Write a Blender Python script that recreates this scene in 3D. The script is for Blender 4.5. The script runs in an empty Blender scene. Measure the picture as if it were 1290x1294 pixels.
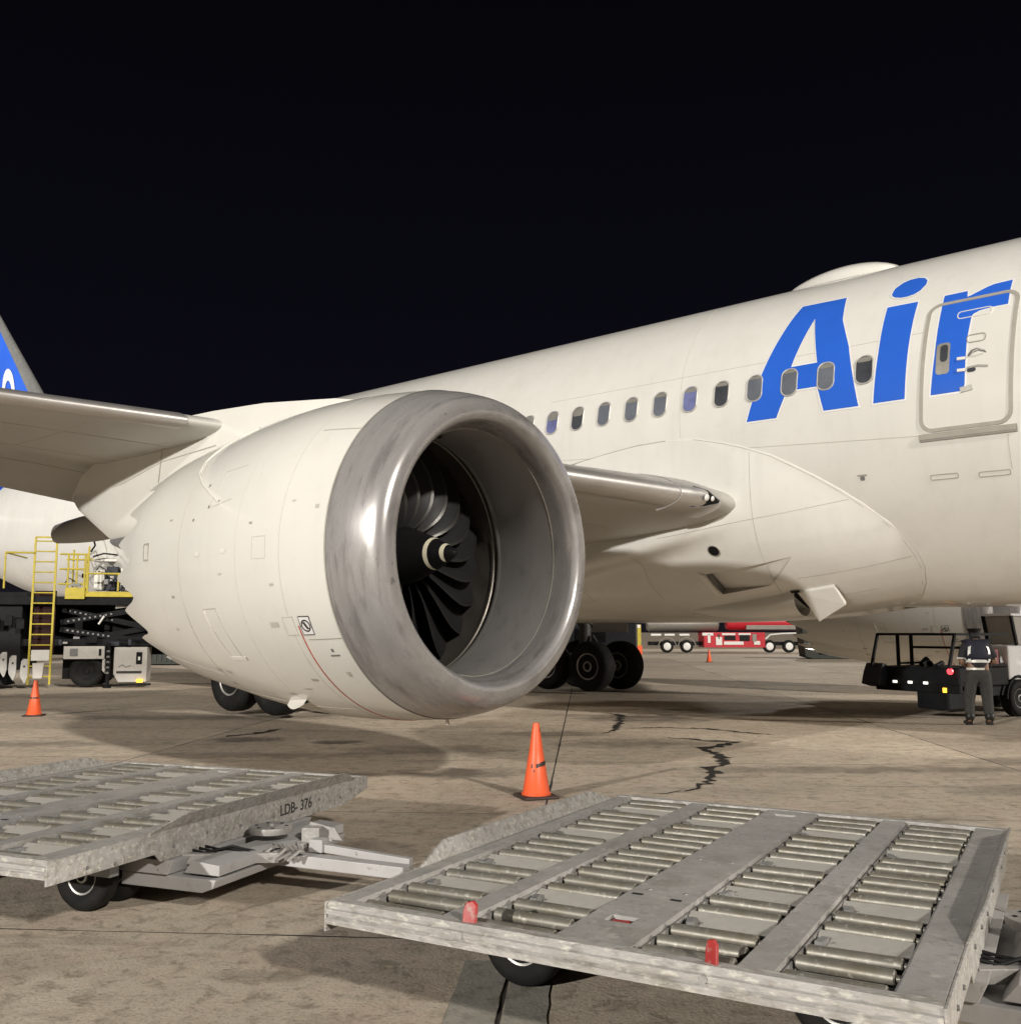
import bpy, bmesh, math, random
from math import sin, cos, pi, radians as R
from mathutils import Vector, Matrix
random.seed(7)
sc = bpy.context.scene
C = sc.collection

# ------------------------------------------------------------------ camera
cd = bpy.data.cameras.new('camera'); cam = bpy.data.objects.new('camera', cd); C.objects.link(cam)
cam.location = (0, 0, 1.66); cam.rotation_euler = (R(97.0), 0, 0)
cd.sensor_fit = 'HORIZONTAL'; cd.sensor_width = 36; cd.lens = 36*1237.87/1290
cd.clip_start = .05; cd.clip_end = 6000
sc.camera = cam
sc.view_settings.view_transform = 'Standard'; sc.view_settings.look = 'None'
sc.cycles.caustics_reflective = False; sc.cycles.caustics_refractive = False
sc.view_settings.exposure = 0; sc.view_settings.gamma = 1; sc.view_settings.use_curve_mapping = False

# ------------------------------------------------------------------ night sky
w = bpy.data.worlds.new('World'); sc.world = w; w.use_nodes = True
nt = w.node_tree; bg = nt.nodes['Background']
tc = nt.nodes.new('ShaderNodeTexCoord'); sp = nt.nodes.new('ShaderNodeSeparateXYZ')
rp = nt.nodes.new('ShaderNodeValToRGB')
nt.links.new(tc.outputs['Generated'], sp.inputs[0]); nt.links.new(sp.outputs['Z'], rp.inputs[0])
e = rp.color_ramp.elements
e[0].position = 0; e[0].color = (.0095, .0090, .0128, 1)
e[1].position = .75; e[1].color = (.0007, .0007, .0012, 1)
m_ = e.new(.22); m_.color = (.0036, .0034, .0066, 1)
nt.links.new(rp.outputs[0], bg.inputs[0]); bg.inputs[1].default_value = 1.0

# ------------------------------------------------------------------ light: two apron floodlights (low, behind the camera), then three added fill spots
def aim(o, d):                       # d = direction the light travels
    o.rotation_euler = Vector(d).to_track_quat('-Z', 'Y').to_euler()
sd = bpy.data.lights.new('floodlight_right', 'SUN'); sd.energy = 2.6; sd.angle = R(2.5); sd.color = (1, .935, .84)
sun = bpy.data.objects.new('floodlight_right', sd); C.objects.link(sun)
el = R(26); az = (.50, -.86)
aim(sun, (-az[0]*cos(el), -az[1]*cos(el), -sin(el)))
ld = bpy.data.lights.new('floodlight_left', 'SPOT'); ld.energy = 205000; ld.shadow_soft_size = .7; ld.color = (1, .95, .875)
ld.spot_size = R(95); ld.spot_blend = .35
fl = bpy.data.objects.new('floodlight_left', ld); C.objects.link(fl)
fl.location = (-46, -45, 20); aim(fl, (46, 45+16, -19))
qd = bpy.data.lights.new('fill_lamp_front', 'SPOT'); qd.energy = 90000; qd.shadow_soft_size = .8; qd.color = (1, .93, .83); qd.spot_size = R(90); qd.spot_blend = .5
qf = bpy.data.objects.new('fill_lamp_front', qd); C.objects.link(qf); qf.location = (58, 4, 13); aim(qf, (-50, 18, -13))  # unseen fill spot added to brighten the truck side and forward belly
rd_ = bpy.data.lights.new('fill_lamp_rear', 'SPOT'); rd_.energy = 120000; rd_.shadow_soft_size = .8; rd_.color = (1, .96, .90); rd_.spot_size = R(37); rd_.spot_blend = .5
rf_ = bpy.data.objects.new('fill_lamp_rear', rd_); C.objects.link(rf_); rf_.location = (-80, 24, 17); aim(rf_, (58, 21, -11.5))  # narrow fill spot added to brighten the tail and rear fuselage
fd = bpy.data.lights.new('fill_lamp_far', 'SPOT'); fd.energy = 24000; fd.shadow_soft_size = .8; fd.color = (1, .92, .80); fd.spot_size = R(100); fd.spot_blend = .5
ff = bpy.data.objects.new('fill_lamp_far', fd); C.objects.link(ff); ff.location = (34, 112, 24); aim(ff, (-30, -75, -24))  # weak fill spot added for the ground beyond and under the belly

# ------------------------------------------------------------------ helpers
class MB:
    def __init__(s): s.v = []; s.f = []; s.m = []
    def add(s, vs, fs, mi=0):
        n = len(s.v); s.v += [tuple(p) for p in vs]
        s.f += [tuple(i+n for i in f) for f in fs]; s.m += [mi]*len(fs)
        return s
    def box(s, c, d, rz=0, mi=0, M=None):
        x, y, z = d[0]/2, d[1]/2, d[2]/2
        vs = [Vector(p) for p in ((-x,-y,-z),(x,-y,-z),(x,y,-z),(-x,y,-z),(-x,-y,z),(x,-y,z),(x,y,z),(-x,y,z))]
        if M is None: M = Matrix.Rotation(rz, 3, 'Z')
        vs = [M @ p + Vector(c) for p in vs]
        return s.add(vs, [(0,3,2,1),(4,5,6,7),(0,1,5,4),(1,2,6,5),(2,3,7,6),(3,0,4,7)], mi)
    def bar(s, a, b, wd, ht, mi=0, up=(0,0,1)):      # rectangular bar from a to b
        a = Vector(a); b = Vector(b); d = (b-a); L = d.length; d.normalize()
        u = Vector(up)
        if abs(d.dot(u)) > .98: u = Vector((0,1,0))
        x = d.cross(u).normalized(); z = x.cross(d)
        M = Matrix((x, d, z)).transposed()
        return s.box((a+b)/2, (wd, L, ht), mi=mi, M=M)
    def tube(s, pts, r, n=8, mi=0, cap=True):
        pts = [Vector(p) for p in pts]; rs = r if isinstance(r, (list, tuple)) else [r]*len(pts)
        vs = []; fs = []; pu = None
        for i, p in enumerate(pts):
            d = (pts[min(i+1, len(pts)-1)] - pts[max(i-1, 0)]).normalized()
            u = pu if pu is not None else (Vector((0,0,1)) if abs(d.z) < .9 else Vector((1,0,0)))
            u = (u - d*u.dot(d)).normalized(); pu = u; q = d.cross(u)
            for k in range(n):
                a = 2*pi*k/n; vs.append(p + (u*cos(a)+q*sin(a))*rs[i])
        for i in range(len(pts)-1):
            for k in range(n):
                k2 = (k+1) % n; fs.append((i*n+k, i*n+k2, (i+1)*n+k2, (i+1)*n+k))
        if cap: fs.append(tuple(range(n-1, -1, -1))); fs.append(tuple((len(pts)-1)*n+k for k in range(n)))
        return s.add(vs, fs, mi)
    def lathe(s, prof, o=(0,0,0), ax='X', n=32, mi=0, closed=False):   # prof: (along axis, radius)
        vs = []; fs = []
        for a, r in prof:
            for k in range(n):
                t = 2*pi*k/n; c, q = r*cos(t), r*sin(t)
                p = {'X': (a, c, q), 'Y': (q, a, c), 'Z': (c, q, a)}[ax]
                vs.append((p[0]+o[0], p[1]+o[1], p[2]+o[2]))
        m = len(prof)
        for i in range(m if closed else m-1):
            j = (i+1) % m
            for k in range(n):
                k2 = (k+1) % n; fs.append((i*n+k, i*n+k2, j*n+k2, j*n+k))
        if not closed:
            if prof[0][1] > 1e-4: fs.append(tuple(range(n-1, -1, -1)))
            if prof[-1][1] > 1e-4: fs.append(tuple((m-1)*n+k for k in range(n)))
        return s.add(vs, fs, mi)
    def prism(s, poly, o, ex, ey, h, mi=0):          # polygon (2D) in plane o,ex,ey extruded by vector h
        o, ex, ey, h = map(Vector, (o, ex, ey, h)); n = len(poly)
        a = [o + ex*p[0] + ey*p[1] for p in poly]; b = [p + h for p in a]
        return s.add(a+b, [tuple(range(n-1, -1, -1)), tuple(range(n, 2*n))] + [(i, (i+1) % n, n+(i+1) % n, n+i) for i in range(n)], mi)
    def grid(s, rows, mi=0, closed=False):           # rows of equal length
        n = len(rows[0]); vs = [p for r in rows for p in r]; fs = []
        for i in range(len(rows)-1):
            for k in range(n if closed else n-1):
                k2 = (k+1) % n; fs.append((i*n+k, i*n+k2, (i+1)*n+k2, (i+1)*n+k))
        return s.add(vs, fs, mi)
    def build(s, name, mats, parent=None, smooth=False, ang=35, bevel=0, fixn=True, loc=None, rz=0, weld=False):
        me = bpy.data.meshes.new(name); me.from_pydata(s.v, [], s.f)
        mats = mats if isinstance(mats, (list, tuple)) else [mats]
        for m in mats: me.materials.append(m)
        if len(mats) > 1:
            for p, i in zip(me.polygons, s.m): p.material_index = i
        if fixn or weld:
            b = bmesh.new(); b.from_mesh(me)
            if weld: bmesh.ops.remove_doubles(b, verts=b.verts, dist=1e-5)
            if fixn: bmesh.ops.recalc_face_normals(b, faces=b.faces)
            b.to_mesh(me); b.free()
        if smooth:
            for p in me.polygons: p.use_smooth = True
            me.set_sharp_from_angle(angle=R(ang))
        o = bpy.data.objects.new(name, me); C.objects.link(o)
        if parent: o.parent = parent
        if loc: o.location = loc
        if rz: o.rotation_euler.z = rz
        if bevel:
            mo = o.modifiers.new('bevel', 'BEVEL'); mo.width = bevel; mo.segments = 2; mo.limit_method = 'ANGLE'; mo.angle_limit = R(40)
        return o

def tag(o, label=None, cat=None, group=None, kind=None):
    if label: o['label'] = label
    if cat: o['category'] = cat
    if group: o['group'] = group
    if kind: o['kind'] = kind
    return o
def empty(name, loc=(0,0,0), rz=0, label=None, cat=None, group=None, parent=None):
    o = bpy.data.objects.new(name, None); C.objects.link(o); o.location = loc; o.rotation_euler = (0, 0, rz)
    o.empty_display_size = .2
    if parent: o.parent = parent
    return tag(o, label, cat, group)
def copy_tree(o, parent=None):
    c = o.copy(); C.objects.link(c)
    if parent: c.parent = parent
    for ch in list(o.children): copy_tree(ch, c)
    return c
def inst(src, parent, loc=None, rz=None, M=None):    # a copy sharing mesh data
    c = src.copy(); C.objects.link(c); c.parent = parent
    if loc is not None: c.location = loc
    if rz is not None: c.rotation_euler = (0, 0, rz)
    if M is not None: c.matrix_local = M
    return c

# ------------------------------------------------------------------ materials
def mat(name, col, rough=.5, metal=0, var=.12, scale=6, detail=4, bump=0, bscale=40, spots=None, coord='Object', stretch=None,
        coat=0, emit=None, rvar=.08, dist=0, spec=.5, streak=0):
    m = bpy.data.materials.new(name); m.use_nodes = True; t = m.node_tree; N = t.nodes; Lk = t.links
    b = N['Principled BSDF']; b.inputs['Roughness'].default_value = rough; b.inputs['Metallic'].default_value = metal
    b.inputs['Coat Weight'].default_value = coat; b.inputs['Specular IOR Level'].default_value = spec
    if coord == 'World': g = N.new('ShaderNodeNewGeometry'); co = g.outputs['Position']
    else: g = N.new('ShaderNodeTexCoord'); co = g.outputs['Object']
    if stretch:
        mp = N.new('ShaderNodeMapping'); mp.inputs['Scale'].default_value = stretch; Lk.new(co, mp.inputs[0]); co = mp.outputs[0]
    def noise(s, d=detail, ds=dist):
        n = N.new('ShaderNodeTexNoise'); n.inputs['Scale'].default_value = s; n.inputs['Detail'].default_value = d
        n.inputs['Roughness'].default_value = .6; n.inputs['Distortion'].default_value = ds; Lk.new(co, n.inputs['Vector']); return n.outputs['Fac']
    def ramp(src, a, b_, c0, c1):
        r = N.new('ShaderNodeValToRGB'); r.color_ramp.elements[0].position = a; r.color_ramp.elements[1].position = b_
        r.color_ramp.elements[0].color = c0; r.color_ramp.elements[1].color = c1; Lk.new(src, r.inputs[0]); return r.outputs[0]
    c = tuple(col)+(1,)
    lo = tuple(x*(1-var) for x in col)+(1,); hi = tuple(min(1, x*(1+var)) for x in col)+(1,)
    cur = ramp(noise(scale), .3, .7, lo, hi)
    for (sc_, a, b_, sc_col, amt) in (spots or []):
        f = ramp(noise(sc_, 6), a, b_, (0,0,0,1), (amt,)*3+(1,))
        mx = N.new('ShaderNodeMix'); mx.data_type = 'RGBA'; Lk.new(f, mx.inputs[0]); Lk.new(cur, mx.inputs[6]); mx.inputs[7].default_value = tuple(sc_col)+(1,)
        cur = mx.outputs[2]
    if streak:
        mp = N.new('ShaderNodeMapping'); mp.inputs['Scale'].default_value = (4.5, 4.5, .30); Lk.new(co, mp.inputs[0]); keep = co; co = mp.outputs[0]
        f = ramp(noise(1.0, 6), .50, .72, (0,0,0,1), (streak,)*3+(1,)); co = keep
        mx = N.new('ShaderNodeMix'); mx.data_type = 'RGBA'; Lk.new(f, mx.inputs[0]); Lk.new(cur, mx.inputs[6]); mx.inputs[7].default_value = tuple(x*.72 for x in col)+(1,); cur = mx.outputs[2]
    Lk.new(cur, b.inputs['Base Color'])
    if rvar:
        rr = N.new('ShaderNodeMapRange'); rr.inputs['To Min'].default_value = max(0, rough-rvar); rr.inputs['To Max'].default_value = min(1, rough+rvar)
        Lk.new(noise(scale*2.3), rr.inputs[0]); Lk.new(rr.outputs[0], b.inputs['Roughness'])
    if bump:
        bp = N.new('ShaderNodeBump'); bp.inputs['Strength'].default_value = bump; bp.inputs['Distance'].default_value = .02
        Lk.new(noise(bscale, 8), bp.inputs['Height']); Lk.new(bp.outputs[0], b.inputs['Normal'])
    if emit:
        b.inputs['Emission Color'].default_value = tuple(emit[0])+(1,); b.inputs['Emission Strength'].default_value = emit[1]
    m['cur'] = 0
    return m
P = {}
P['white'] = mat('aircraft_white_paint', (.725, .715, .68), .19, rvar=.03, spec=.35, streak=.16, var=.035, scale=.7, spots=[(1.3, .52, .78, (.56, .53, .46), .22), (6, .60, .74, (.54, .51, .45), .18)], coat=.25)
P['white2'] = mat('nacelle_white_paint', (.725, .715, .675), .17, rvar=.03, spec=.4, streak=.10, var=.03, scale=1.1, spots=[(2.2, .54, .80, (.56, .52, .44), .2), (8, .62, .74, (.54, .50, .44), .16)], coat=.3)
P['wing_grey'] = mat('wing_grey_paint', (.46, .45, .42), .42, var=.06, scale=1.0, spots=[(2, .55, .8, (.3, .29, .27), .3)])
P['bright'] = mat('leading_edge_metal', (.55, .53, .51), .36, .75, var=.06, scale=2, spots=[(9, .62, .75, (.3, .29, .28), .3)], stretch=(1, 1, 1))
P['lip'] = mat('inlet_lip_metal', (.40, .39, .388), .27, .45, spec=.1, stretch=(5, .8, .8), var=.08, scale=1.6, spots=[(1.4, .50, .68, (.22, .205, .205), .65), (3, .54, .70, (.19, .175, .17), .55), (9, .66, .71, (.12, .11, .11), .6)], rvar=.04)
P['liner'] = mat('inlet_liner', (.44, .425, .42), .36, .35, var=.1, scale=1.5, spots=[(4, .55, .75, (.16, .15, .15), .45)])
P['seal'] = mat('grey_seal', (.36, .34, .30), .6, var=.08)
P['panelline'] = mat('panel_seam', (.50, .47, .42), .6, var=.08)
P['edgewhite'] = mat('fairing_edge', (.76, .74, .69), .4, var=.04)
P['blue'] = mat('blue_paint', (.028, .13, .64), .22, spec=.25, rvar=.03, var=.05, scale=1.5, coat=.2)
P['tailblue'] = mat('tail_blue_paint', (.025, .13, .72), .33, var=.06, scale=.6, coat=.2)
P['purewhite'] = mat('white_decal', (.80, .80, .80), .35, var=.02)
P['red'] = mat('red_decal', (.45, .10, .07), .5, var=.1)
P['ink'] = mat('black_decal', (.03, .03, .03), .5, var=.2)
P['blade'] = mat('fan_blade_metal', (.022, .022, .023), .5, .1, spec=.25, var=.1, scale=5)
P['bladeedge'] = mat('fan_blade_edge', (.07, .069, .066), .4, .7, var=.06)
P['black'] = mat('matt_black', (.008, .008, .009), .6, var=.2, spec=.2)
P['ring'] = mat('spinner_mark', (.82, .78, .60), .5, var=.04)
P['exh'] = mat('exhaust_metal', (.16, .145, .13), .45, .7, var=.15, scale=4)
P['tyre'] = mat('rubber', (.010, .0097, .0094), .75, var=.3, scale=8, spec=.2, spots=[(5, .5, .8, (.05, .046, .04), .4)], bump=.15, bscale=60)
P['rim'] = mat('wheel_rim', (.42, .41, .39), .45, .6, var=.15, scale=10, spots=[(6, .5, .75, (.08, .07, .06), .5)])
P['rimw'] = mat('white_wheel_rim', (.75, .74, .72), .45, 0, var=.08)
P['strut'] = mat('strut_dark_grey', (.07, .07, .068), .5, .2, var=.25, spec=.3)
P['gear'] = mat('gear_grey', (.22, .22, .22), .45, .3, var=.15)
P['dark'] = mat('dark_machine_paint', (.009, .0095, .011), .55, var=.3, scale=4, spots=[(6, .58, .8, (.03, .028, .026), .4)], spec=.12)
P['glass'] = mat('dark_glass', (.34, .32, .29), .3, 0, var=.05, rvar=.02)
P['pane_grey'] = mat('cabin_pane_shaded', (.14, .155, .185), .12, 0, var=.15, scale=3, rvar=.03)
P['pane_blue'] = mat('cabin_pane_blue', (.13, .14, .26), .10, 0, var=.3, scale=3, rvar=.03, emit=((.16, .2, .6), .10))
P['pane_dark'] = mat('cabin_pane_dark', (.06, .065, .075), .10, 0, var=.25, scale=3, rvar=.03)
P['alu'] = mat('bare_aluminium', (.5, .49, .47), .4, .6, var=.1)
P['winrim'] = mat('window_rim_pale', (.46, .45, .42), .4, .1, var=.1)
P['winframe'] = mat('window_frame_grey', (.30, .29, .26), .4, .3, var=.1)
P['galv'] = mat('galvanised_deck', (.345, .335, .325), .50, .12, var=.13, scale=5, detail=8, spots=[(3.5, .52, .72, (.20, .19, .165), .65), (18, .58, .70, (.55, .53, .49), .65), (30, .56, .66, (.19, .18, .16), .6), (9, .64, .74, (.20, .10, .05), .6)], bump=.06, bscale=70, rvar=.14)
P['galvside'] = mat('worn_side_rail', (.365, .352, .34), .55, .1, var=.12, scale=7, detail=9, spots=[(9, .50, .66, (.24, .225, .19), .65), (26, .52, .64, (.17, .16, .135), .6), (44, .54, .64, (.56, .545, .49), .7), (15, .62, .70, (.20, .11, .06), .5)], stretch=(.4, .9, 1.0), bump=.25, bscale=60)
P['roller'] = mat('steel_roller', (.185, .175, .15), .45, .35, var=.2, scale=9, coord='World', spots=[(7, .48, .66, (.15, .13, .09), .7), (40, .58, .68, (.42, .41, .37), .6)], rvar=.12)
P['pit'] = mat('roller_bed', (.10, .094, .082), .6, .1, var=.2, scale=6, spots=[(5, .5, .7, (.07, .065, .05), .7)])
P['pitpale'] = mat('pale_brake_plate', (.44, .425, .39), .5, .2, var=.08, scale=7, spots=[(10, .55, .7, (.3, .28, .24), .5)])
P['dollygrey'] = mat('light_grey_dolly_paint', (.39, .385, .385), .5, 0, var=.07, scale=4, spots=[(7, .56, .72, (.25, .23, .2), .5), (25, .65, .72, (.12, .08, .05), .6)])
P['redtab'] = mat('red_stop_paint', (.33, .022, .02), .5, var=.12, scale=14, spots=[(26, .54, .66, (.30, .22, .19), .7)])
P['orange'] = mat('cone_orange', (.80, .115, .035), .45, var=.05, scale=6, spots=[(9, .58, .8, (.55, .10, .05), .5)])
P['conebase'] = mat('cone_base_rubber', (.045, .028, .022), .7, var=.3)
P['yellow'] = mat('yellow_paint', (.47, .38, .04), .5, var=.12, scale=5, spots=[(12, .58, .72, (.2, .16, .05), .6)])
P['panelgrey'] = mat('loader_panel_grey', (.50, .48, .45), .5, var=.1, scale=3, spots=[(6, .55, .75, (.25, .23, .2), .5)])
P['footgrey'] = mat('worn_white_plate', (.40, .39, .37), .5, var=.15)
P['boxwhite'] = mat('loader_box_white', (.70, .69, .66), .45, var=.06)
P['boxblue'] = mat('loader_blue', (.05, .08, .22), .5, var=.15)
P['amber'] = mat('amber_lamp', (.8, .35, .02), .3, emit=((1, .55, .05), 2.2))
P['redlamp'] = mat('red_tail_lamp', (.6, .03, .04), .3, emit=((1, .08, .10), 1.6))
P['whitelamp'] = mat('white_lamp', (.8, .8, .75), .3, emit=((1, .96, .85), 1.3))
P['reddark'] = mat('tanker_red', (.48, .022, .035), .4, var=.12)
P['tank'] = mat('tank_grey', (.26, .245, .22), .4, .4, var=.12)
P['darkgreen'] = mat('dark_green_paint', (.016, .021, .016), .55, var=.2)
P['navy'] = mat('navy_panel', (.018, .02, .03), .5, var=.2)
P['carwhite'] = mat('car_white', (.72, .72, .74), .3, var=.03, coat=.4)
P['skin'] = mat('skin', (.20, .115, .075), .5, var=.08)
P['cloth_dark'] = mat('dark_shirt', (.018, .018, .022), .85, var=.25, scale=20)
P['trouser'] = mat('grey_trousers', (.038, .038, .036), .85, var=.18, scale=15)
P['vest'] = mat('navy_vest', (.012, .014, .028), .75, var=.2, scale=18)
P['reflect'] = mat('reflective_tape', (.72, .73, .70), .35, .2, var=.05)
P['shoe'] = mat('black_shoe', (.012, .012, .012), .5, var=.2)

# ------------------------------------------------------------------ ground: concrete slabs
def concrete():
    m = bpy.data.materials.new('apron_concrete'); m.use_nodes = True; t = m.node_tree; N = t.nodes; Lk = t.links
    b = N['Principled BSDF']; g = N.new('ShaderNodeNewGeometry'); pos = g.outputs['Position']
    oi = N.new('ShaderNodeObjectInfo')
    def noise(s, d=5, ds=0, sx=None, rough=.6):
        v = pos
        if sx: mp = N.new('ShaderNodeMapping'); mp.inputs['Scale'].default_value = sx; Lk.new(pos, mp.inputs[0]); v = mp.outputs[0]
        n = N.new('ShaderNodeTexNoise'); n.inputs['Scale'].default_value = s; n.inputs['Detail'].default_value = d
        n.inputs['Distortion'].default_value = ds; n.inputs['Roughness'].default_value = rough; Lk.new(v, n.inputs['Vector']); return n.outputs['Fac']
    def ramp(src, a, b_, c0, c1):
        r = N.new('ShaderNodeValToRGB'); r.color_ramp.elements[0].position = a; r.color_ramp.elements[1].position = b_
        r.color_ramp.elements[0].color = tuple(c0)+(1,); r.color_ramp.elements[1].color = tuple(c1)+(1,); Lk.new(src, r.inputs[0]); return r.outputs[0]
    def mix(f, a, b_, mode='MIX', amt=None):
        x = N.new('ShaderNodeMix'); x.data_type = 'RGBA'; x.blend_type = mode
        if amt is not None: x.inputs[0].default_value = amt
        else: Lk.new(f, x.inputs[0])
        for k, q in ((6, a), (7, b_)):
            if isinstance(q, tuple): x.inputs[k].default_value = q+(1,)
            else: Lk.new(q, x.inputs[k])
        return x.outputs[2]
    cur = ramp(noise(.55, 6, .3), .32, .68, (.45, .40, .325), (.65, .585, .49))
    cur = mix(ramp(noise(2.2, 7, .6), .44, .66, (0,0,0), (.6,)*3), cur, (.55, .43, .36))          # pinkish patches
    cur = mix(ramp(noise(4.5, 9, .5), .48, .68, (0,0,0), (.55,)*3), cur, (.33, .28, .215))
    cur = mix(ramp(noise(9, 10, .8), .51, .64, (0,0,0), (.7,)*3), cur, (.25, .21, .165))
    cur = mix(ramp(noise(4.2, 8, 1.0), .52, .64, (0,0,0), (.65,)*3), cur, (.60, .50, .425))
    cur = mix(ramp(noise(60, 6, .4), .54, .64, (0,0,0), (.65,)*3), cur, (.20, .17, .135))             # small dark spots
    cur = mix(ramp(noise(24, 9, .2), .52, .66, (0,0,0), (.75,)*3), cur, (.58, .51, .40))
    # long dark drag streaks and old oil
    cur = mix(ramp(noise(.30, 5, .8, (1, 2.6, 1)), .54, .74, (0,0,0), (.5,)*3), cur, (.19, .165, .135))
    cur = mix(ramp(noise(1.1, 5, .6, (.5, 2.2, 1)), .60, .76, (0,0,0), (.6,)*3), cur, (.13, .112, .092))
    # individual oil stains (centre x, y, radius x, radius y, strength)
    sx = N.new('ShaderNodeSeparateXYZ'); Lk.new(pos, sx.inputs[0]); wob = noise(2.4, 5, .5)
    def math_(op, a, b_=None, clamp=False):
        n = N.new('ShaderNodeMath'); n.operation = op; n.use_clamp = clamp
        for k, q in enumerate((a, b_)):
            if q is None: continue
            if isinstance(q, (int, float)): n.inputs[k].default_value = q
            else: Lk.new(q, n.inputs[k])
        return n.outputs[0]
    for (x, y, rx, ry, st) in ((-.6, 11.9, .85, .5, .75), (-1.9, 11.8, .5, .28, .7), (2.6, 19.3, 1.5, 1.2, .7), (-4.1, 15.6, .7, .5, .7), (-2.6, 15.2, .5, .3, .8),
                               (4.4, 12.2, 3.0, .35, .5), (7.2, 13.0, 2.2, .5, .45), (-1.0, 14.2, 1.6, .7, .5), (5.4, 21.0, 3.2, 1.4, .55), (-3.4, 13.6, 2.2, .4, .45), (-7.5, 15.0, 2.6, .5, .45), (3.2, 9.0, 1.2, .35, .4), (6.0, 10.6, 1.6, .5, .5), (-1.6, 7.9, 1.1, .3, .4), (9.0, 15.6, 2.4, .6, .5), (-6.4, 19.5, 3.0, .7, .5), (0.6, 16.4, 1.2, .5, .5), (-3.0, 4.6, .35, .12, .5), (-2.0, 4.1, .2, .1, .5), (-1.2, 5.0, .3, .1, .4), (1.7, 15.0, 1.3, .8, .5)):
        dx = math_('DIVIDE', math_('SUBTRACT', sx.outputs[0], x), rx); dy = math_('DIVIDE', math_('SUBTRACT', sx.outputs[1], y), ry)
        d2 = math_('ADD', math_('MULTIPLY', dx, dx), math_('MULTIPLY', dy, dy))
        d2 = math_('ADD', d2, math_('MULTIPLY', math_('SUBTRACT', wob, .5), 2.6))
        f = math_('MULTIPLY', math_('SUBTRACT', 1.05, d2, True), st)
        cur = mix(f, cur, (.055, .046, .036))
    # every slab its own tone
    tone = ramp(oi.outputs['Random'], 0, 1, (.84, .82, .80), (1.14, 1.12, 1.09))
    cur = mix(None, cur, tone, 'MULTIPLY', 1.0)
    Lk.new(cur, b.inputs['Base Color'])
    rr = N.new('ShaderNodeMapRange'); rr.inputs['To Min'].default_value = .55; rr.inputs['To Max'].default_value = .95; Lk.new(noise(1.3), rr.inputs[0]); Lk.new(rr.outputs[0], b.inputs['Roughness'])
    bp = N.new('ShaderNodeBump'); bp.inputs['Strength'].default_value = .35; bp.inputs['Distance'].default_value = .012
    hh = math_('ADD', noise(45, 8), math_('MULTIPLY', noise(8, 6), .9)); Lk.new(hh, bp.inputs['Height']); Lk.new(bp.outputs[0], b.inputs['Normal'])
    return m
P['conc'] = concrete()
P['joint'] = mat('joint_sealant', (.035, .030, .026), .85, var=.3, scale=4, coord='World')
P['crackfill'] = mat('crack_tar', (.014, .012, .010), .8, var=.3, scale=6, coord='World')
P['patch'] = mat('repair_mortar', (.31, .295, .255), .85, var=.16, scale=3.0, detail=8, coord='World', spots=[(9, .5, .7, (.10, .092, .075), .6), (40, .6, .7, (.24, .22, .18), .5)], bump=.2, bscale=50)

gr = MB().grid([[(-2500, -400, -.03), (2500, -400, -.03)], [(-2500, 4000, -.03), (2500, 4000, -.03)]]).build('ground', P['conc'])
tag(gr, kind='structure')
GY = R(-4.3); gx, gyv = Vector((cos(GY), sin(GY), 0)), Vector((-sin(GY), cos(GY), 0)); G0 = Vector((.03, 5.55, 0))
apron = tag(empty('apron'), kind='structure')
bed = MB(); a_ = G0 - gx*60 - gyv*7.6; 
bz = Vector((0,0,-.0008)); bed.grid([[a_ + bz, a_ + gx*120 + bz], [a_ + gyv*66.5 + bz, a_ + gx*120 + gyv*66.5 + bz]])
bed.build('joint_bed', P['joint'], apron)
SW, SH = 5.6, 3.72
smesh = []
for k in range(4):                    # four slab shapes with slightly chipped, uneven edges
    rnd = random.Random(k); pts = []
    hw, hh = SW/2-.008, SH/2-.008
    for (x0, y0, x1, y1, n) in ((-hw, -hh, hw, -hh, 14), (hw, -hh, hw, hh, 10), (hw, hh, -hw, hh, 14), (-hw, hh, -hw, -hh, 10)):
        for i in range(n):
            q = i/n; x = x0+(x1-x0)*q; y = y0+(y1-y0)*q; j = rnd.random()**4*.014 if i else .006
            ln = math.hypot(x1-x0, y1-y0); pts.append((x - (y1-y0)/ln*j, y + (x1-x0)/ln*j))
    mb = MB(); mb.prism(pts, (0,0,-.03), (1,0,0), (0,1,0), (0,0,.03))
    smesh.append(mb)
proto = [mb.build('slab', P['conc'], apron) for mb in smesh]
used = [False]*4
for j in range(-2, 16):
    for i in range(-9, 10):
        c = G0 + gx*(SW*(i+.5)) + gyv*(SH*(j+.5))
        if c.y < -2 or abs(c.x) > .58*c.y+9: continue
        k = random.randrange(4); o = proto[k] if not used[k] else inst(proto[k], apron); used[k] = True
        o.location = (c.x, c.y, 0); o.rotation_euler = (0, 0, GY + (pi if random.random() < .5 else 0))
# narrow mortar repair along the near joint
rp_ = MB()
for (x0, x1, y0, y1) in ((-.235, -.012, -2.3, -.35), (.012, .21, -2.3, -.30)):
    rnd = random.Random(3); n = 16; a = []; b_ = []
    for i in range(n+1):
        y = y0+(y1-y0)*i/n; a.append((x0+(rnd.random()-.5)*.012, y)); b_.append((x1+(rnd.random()-.5)*.012, y))
    poly = a + b_[::-1]
    rp_.prism([(p[0], p[1]) for p in poly], G0+Vector((0,0,.002)), gx, gyv, (0,0,.003))
rp_.build('mortar_repair', P['patch'], apron)
rq = MB(); rq.prism([(-9, -.27), (-4.5, -.25), (-1.2, -.27), (-1.2, -.03), (-4.4, -.035), (-9, -.03)], G0+Vector((0,0,.002)), gx, gyv, (0,0,.003))
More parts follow.
